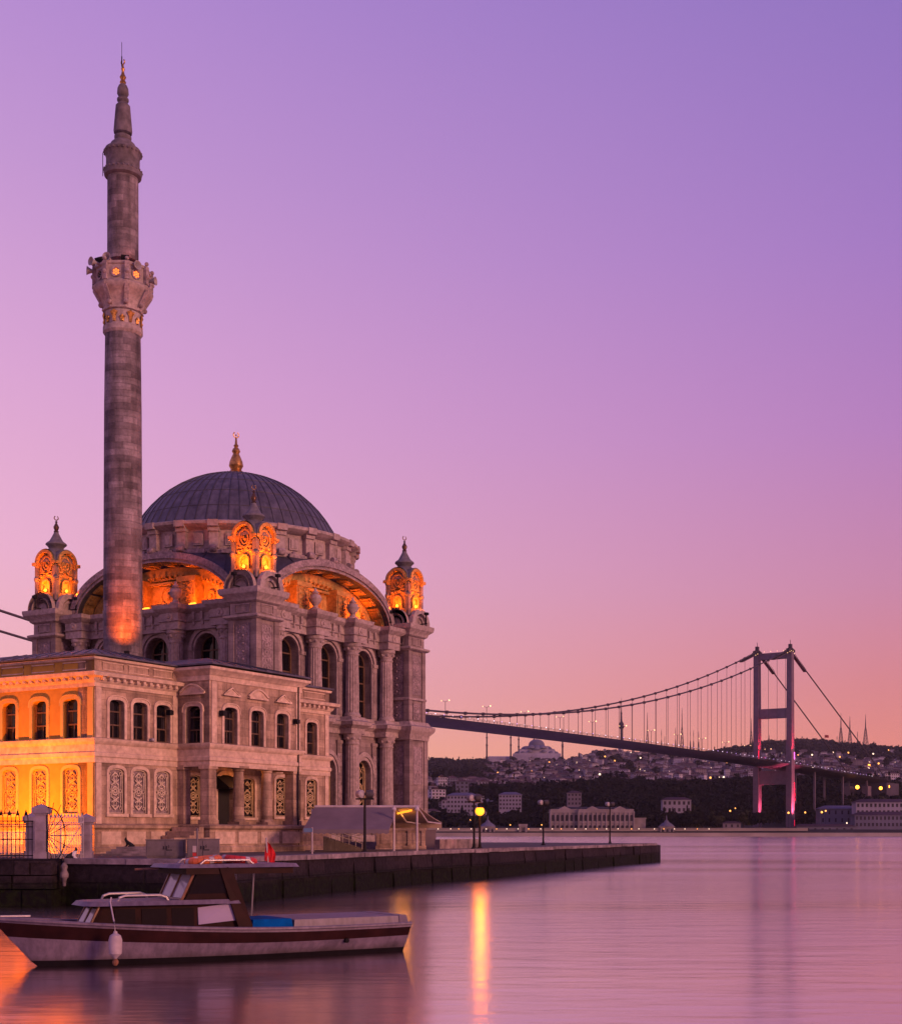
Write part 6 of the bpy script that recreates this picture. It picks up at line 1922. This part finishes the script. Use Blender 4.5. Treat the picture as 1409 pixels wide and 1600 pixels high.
for k in range(4):
    hull.cur = (2, 0, 1, 0)[k]
    hull.add([(L_[k][0], -L_[k][1], L_[k][2]), (L_[k][0], L_[k][1], L_[k][2]), (L_[k + 1][0], L_[k + 1][1], L_[k + 1][2]), (L_[k + 1][0], -L_[k + 1][1], L_[k + 1][2])], [(0, 1, 2, 3)])
ho = obj('hull', hull, ['hull_white', 'hull_brown', 'boot'], boat, 50)
dk = MB(); vs = []; fs = []
for i in range(NSN + 1):
    x, h, z = grid[i][4]; vs += [(x, -h + .02, z - .03), (x, 0, z + .02), (x, h - .02, z - .03)]
for i in range(NSN): fs += [(3 * i, 3 * i + 3, 3 * i + 4, 3 * i + 1), (3 * i + 1, 3 * i + 4, 3 * i + 5, 3 * i + 2)]
dk.add(vs, fs); obj('deck', dk, 'hull_white', boat)
rb = MB()
for s in (-1, 1): rb.tube([(grid[i][4][0], s * (grid[i][4][1] + .015), grid[i][4][2] + .005) for i in range(0, NSN + 1, 2)], .032, 6)
obj('rub_rail', rb, 'hull_white', boat)
M['boat_glass'] = plain('dark cabin glass', (.008, .006, .008), .1, var=.1, bump=0, spec=.15)
# forward cabin
def loftbox(mb, pts0, z0, pts1, z1):
    n = len(pts0); vs = [(p[0], p[1], z0) for p in pts0] + [(p[0], p[1], z1) for p in pts1]
    return mb.add(vs, [(i, (i + 1) % n, n + (i + 1) % n, n + i) for i in range(n)] + [tuple(range(n - 1, -1, -1)), tuple(range(n, 2 * n))])
c = MB()
loftbox(c, [(.95, -.42), (3.98, -.86), (3.98, .86), (.95, .42)], .56, [(1.2, -.40), (3.75, -.80), (3.75, .80), (1.2, .40)], 1.12)
cab = obj('cabin', c, 'hull_brown', boat)
def cab_y(x): return -(.42 + (x - .95) * .44 / 3.03)
for xa, xb in ((1.45, 1.83), (1.95, 2.42), (2.52, 2.94)):
    g = MB()
    ya, yb = cab_y(xa) - .0, cab_y(xb) - .0
    for s in (-1, 1):
        g.add([(xa, ya - .008 if s < 0 else -ya + .008, .68), (xb, yb - .008 if s < 0 else -yb + .008, .68), (xb, yb + .018 if s < 0 else -yb - .018, 1.05), (xa, ya + .018 if s < 0 else -ya - .018, 1.05)], [(0, 1, 2, 3)] if s < 0 else [(3, 2, 1, 0)])
    obj('cabin_window', g, 'boat_glass', cab)
g = MB(); xa, xb = 3.02, 3.84
g.add([(xa, cab_y(xa) - .03, .72), (xb + .06, cab_y(xb) - .03, .80), (xb - .18, cab_y(xb) + .02, 1.12), (xa, cab_y(xa) + .02, 1.05),
       (xa, cab_y(xa) + .0, .72), (xb + .06, cab_y(xb) + .0, .80), (xb - .18, cab_y(xb) + .05, 1.12), (xa, cab_y(xa) + .05, 1.05)],
      [(0, 1, 2, 3), (7, 6, 5, 4), (0, 4, 5, 1), (1, 5, 6, 2), (2, 6, 7, 3), (3, 7, 4, 0)])
obj('side_board', g, 'board_lilac', cab)
g = MB()
for y0, y1 in ((-.40, -.05), (.05, .40)):
    g.add([(.935, y0, .66), (.935, y1, .66), (1.15, y1 * .96, 1.06), (1.15, y0 * .96, 1.06)], [(3, 2, 1, 0)])
M['windscreen_glass'] = plain("windscreen with painted reflection", (.30, .27, .33), .12, var=.1, bump=0)  # pale base colour stands in for sky reflected in the panes
obj('front_window', g, 'windscreen_glass', cab)
g = MB()
for y in (-.42, 0, .42): g.tube([(.93, y, .62), (1.17, y * .95, 1.1)], .028, 5)
g.tube([(.92, -.42, .63), (.92, .42, .63)], .028, 5)
obj('window_frame', g, 'varnish', cab)
ro = MB()
loftbox(ro, [(.88, -.40), (1.08, -.60), (3.82, -.94), (3.82, .94), (1.08, .60), (.88, .40)], 1.12, [(.96, -.36), (1.13, -.53), (3.78, -.88), (3.78, .88), (1.13, .53), (.96, .36)], 1.205)
obj('cabin_roof', ro, 'hull_white', boat)
for s in (-1, 1):
    g = MB(); g.tube([(1.5, s * .50, 1.19), (1.53, s * .50, 1.27), (1.65, s * .51, 1.31), (2.3, s * .60, 1.31), (2.42, s * .61, 1.27), (2.46, s * .61, 1.19)], .026, 6)
    obj('grab_rail', g, 'steel_rail', boat)
# wheelhouse
# wheelhouse sides: a sill, a raked post and a top rail round one pane each
def slab(mb, p, s, th=.05):
    return mb.add(p + [(q[0], q[1] - s * th, q[2]) for q in p], [(0, 1, 2, 3), (7, 6, 5, 4), (0, 4, 5, 1), (3, 2, 6, 7), (1, 5, 6, 2), (0, 3, 7, 4)])
for s in (-1, 1):
    wh = MB()
    slab(wh, [(2.75, s * .66, 1.17), (3.80, s * .86, 1.17), (3.76, s * .84, 1.32), (2.84, s * .66, 1.32)], s)
    slab(wh, [(3.42, s * .832, 1.82), (3.66, s * .862, 1.82), (4.10, s * .952, .58), (3.80, s * .932, .58)], s)
    slab(wh, [(3.02, s * .70, 1.74), (3.6, s * .838, 1.74), (3.6, s * .838, 1.84), (3.05, s * .70, 1.84)], s)
    who = obj('wheelhouse_side', wh, 'hull_brown', boat)
    g = MB(); slab(g, [(2.84, s * .665, 1.32), (3.72, s * .825, 1.32), (3.52, s * .805, 1.74), (3.02, s * .70, 1.74)], s, .02)
    obj('side_window', g, 'boat_glass', who)
g = MB()
for y0, y1 in ((-.60, -.03), (.03, .60)):
    p = [(2.74, y0, 1.24), (2.74, y1, 1.24), (2.99, y1, 1.77), (2.99, y0, 1.77)]
    g.add(p + [(q_[0] + .02, q_[1], q_[2]) for q_ in p], [(3, 2, 1, 0), (4, 5, 6, 7)])
obj('windscreen', g, 'windscreen_glass', boat)
g = MB()
for y in (-.64, 0, .64): g.tube([(2.71, y, 1.19), (3.0, y, 1.80)], .03, 5)
g.tube([(2.71, -.64, 1.21), (2.71, .64, 1.21)], .03, 5); g.tube([(2.99, -.64, 1.79), (2.99, .64, 1.79)], .03, 5)
obj('windscreen_frame', g, 'varnish', boat)
ca = MB()
loftbox(ca, [(2.5, -.55), (2.62, -.78), (5.02, -.92), (5.14, -.80), (5.14, .80), (5.02, .92), (2.62, .78), (2.5, .55)], 1.825, [(2.56, -.5), (2.67, -.72), (4.97, -.86), (5.09, -.75), (5.09, .75), (4.97, .86), (2.67, .72), (2.56, .5)], 1.895)
obj('canopy', ca, 'hull_white', boat)
ca = MB(); ca.box(2.75, -.80, 1.70, 5.0, .80, 1.823); obj('canopy_lining', ca, 'hull_brown', boat)
for s in (-1, 1):
    g = MB(); g.tube([(4.6 + .2 * s, .70, 1.8), (4.6 + .2 * s, .86, .62)], .016, 6)
    obj('canopy_post', g, 'steel_rail', boat)
    g = MB(); g.tube([(3.1, s * .62, 1.89), (3.2, s * .62, 1.97), (4.1, s * .66, 1.97), (4.2, s * .66, 1.89)], .022, 6); obj('roof_rail', g, 'steel_rail', boat)
# stern: engine box, after deck
g = MB()
loftbox(g, [(4.95, -.95), (7.45, -.90), (7.45, .90), (4.95, .95)], .57, [(4.98, -.92), (7.42, -.86), (7.42, .86), (4.98, .92)], .76)
loftbox(g, [(7.40, -.92), (7.66, -.84), (7.66, .84), (7.40, .92)], .57, [(7.40, -.88), (7.62, -.80), (7.62, .80), (7.40, .88)], .77)
obj('after_deck', g, 'hull_white', boat)
g = MB(); loftbox(g, [(4.05, -.97), (4.93, -.97), (4.93, .3), (4.05, .3)], .57, [(4.08, -.93), (4.90, -.94), (4.86, .25), (4.12, .25)], .79)
obj('tarpaulin', g, 'blue_tarp', boat)
g = MB(); g.lathe([(.05, .8), (.05, .98), (.07, 1.0), (.07, 1.04), (.03, 1.06)], 4.4, .6, 10); obj('bollard', g, 'steel_rail', boat)
g = MB(); g.lathe([(.05, .60), (.05, .70), (.08, .72), (.03, .76)], .25, 0, 8); g.tube([(-.55, 0, .96), (.0, 0, .95)], .02, 5); obj('bow_cleat', g, 'steel_rail', boat)
g = MB(); g.tube([(2.3, .9, 1.77), (2.95, .7, 1.80)], .022, 6); obj('boathook', g, 'varnish', boat)
g = MB(); g.M = Matrix.Translation((6.1, -1.02, .30)) @ Matrix.Rotation(PI / 2, 4, 'X'); g.lathe([(.05, -.1), (.05, .02), (.02, .03)], 0, 0, 8); obj('exhaust', g, 'boot', boat)
for k, (x, y, col) in enumerate(((3.3, -.25, 'life_ring'), (3.7, .1, 'life_ring'), (4.08, -.2, 'sign_red'))):
    t = MB()
    n = 20
    t.M = Matrix.Translation((x, y, 1.965)) @ Matrix.Rotation(.12 * (k - 1), 4, 'Y')
    for i in range(n):
        a0_, a1_ = 2 * PI * i / n, 2 * PI * (i + 1) / n
        t.cur = 1 if i % 5 == 0 else 0
        t.tube([(.30 * math.cos(a), .30 * math.sin(a), 0) for a in (a0_, (a0_ + a1_) / 2, a1_)], .075, 8)
    t.M = None
    o = obj('life_ring', t, [col, 'white_paint'], None, 60)
    o.location = boat.location; o.rotation_euler = boat.rotation_euler
    tag(o, ('orange life ring lying on the canopy of the boat, nearest the bow', 'orange life ring in the middle of the boat canopy', 'red life ring on the boat canopy, nearest the flag')[k], 'life ring')
fd = thing('fender', 'white rubber fender hanging on a rope from the bow side of the boat', 'fender', boat.matrix_basis @ Vector((1.27, -.98, 0)), BR)
g = MB(); g.lathe([(.02, .16), (.05, .20), (.115, .26), (.125, .40), (.125, .52), (.10, .60), (.04, .64), (.03, .68)], 0, -.10, 14); obj('body', g, 'fender', fd)
g = MB(); g.lathe([(.03, .04), (.06, .08), (.06, .12), (.03, .165)], 0, -.10, 8); obj('end_cap', g, 'varnish', fd)
g = MB(); g.tube([(0, -.10, .66), (0, -.02, .85), (.06, .40, 1.20), (.10, .46, 1.28)], .014, 5); obj('rope', g, 'white_paint', fd)
# furled flag on a short pole at the back of the canopy
fg = thing('boat_flag', 'red flag with white emblem hanging limp from a pole on the boat canopy', 'flag', boat.matrix_basis @ Vector((4.85, .1, 1.89)), BR)
g = MB(); g.tube([(0, 0, 0), (-.04, 0, .52)], .016, 6); obj('pole', g, 'white_paint', fg)
g = MB(); vs = []; fs = []
NX, NZ = 8, 8
for j in range(NZ + 1):
    for i in range(NX + 1):
        u, v_ = i / NX, j / NZ
        fold = .03 * math.sin(u * 14 + v_ * 3)
        vs.append((-.03 - .05 * v_ + (.07 + .16 * math.sin(PI * min(v_, .8) / 1.25)) * u, fold, .44 - .40 * v_ - .05 * u))
for j in range(NZ):
    for i in range(NX):
        a = j * (NX + 1) + i; fs.append((a, a + 1, a + NX + 2, a + NX + 1))
g.add(vs, fs)
M['flag_bright'] = plain("bright red flag cloth", (.50, .015, .02), .8, var=.15, scale=5, bump=0)
obj('cloth', g, 'flag_bright', fg, 60)

# ================================================================== air over the strait
HAZE = .000027
hz = MB(); hz.box(-2950, -300, -2.95, 2950, 5700, 560)
ho = obj('haze', hz, [], None, 0)
ho['kind'] = 'stuff'
hm_ = bpy.data.materials.new("evening haze"); hm_.use_nodes = True
hn = hm_.node_tree.nodes
hn.remove(hn["Principled BSDF"])
pv = hn.new("ShaderNodeVolumePrincipled")
pv.inputs["Color"].default_value = (.86, .80, .92, 1)
pv.inputs["Density"].default_value = HAZE
hm_.node_tree.links.new(pv.outputs[0], hn["Material Output"].inputs["Volume"])
ho.data.materials.append(hm_)
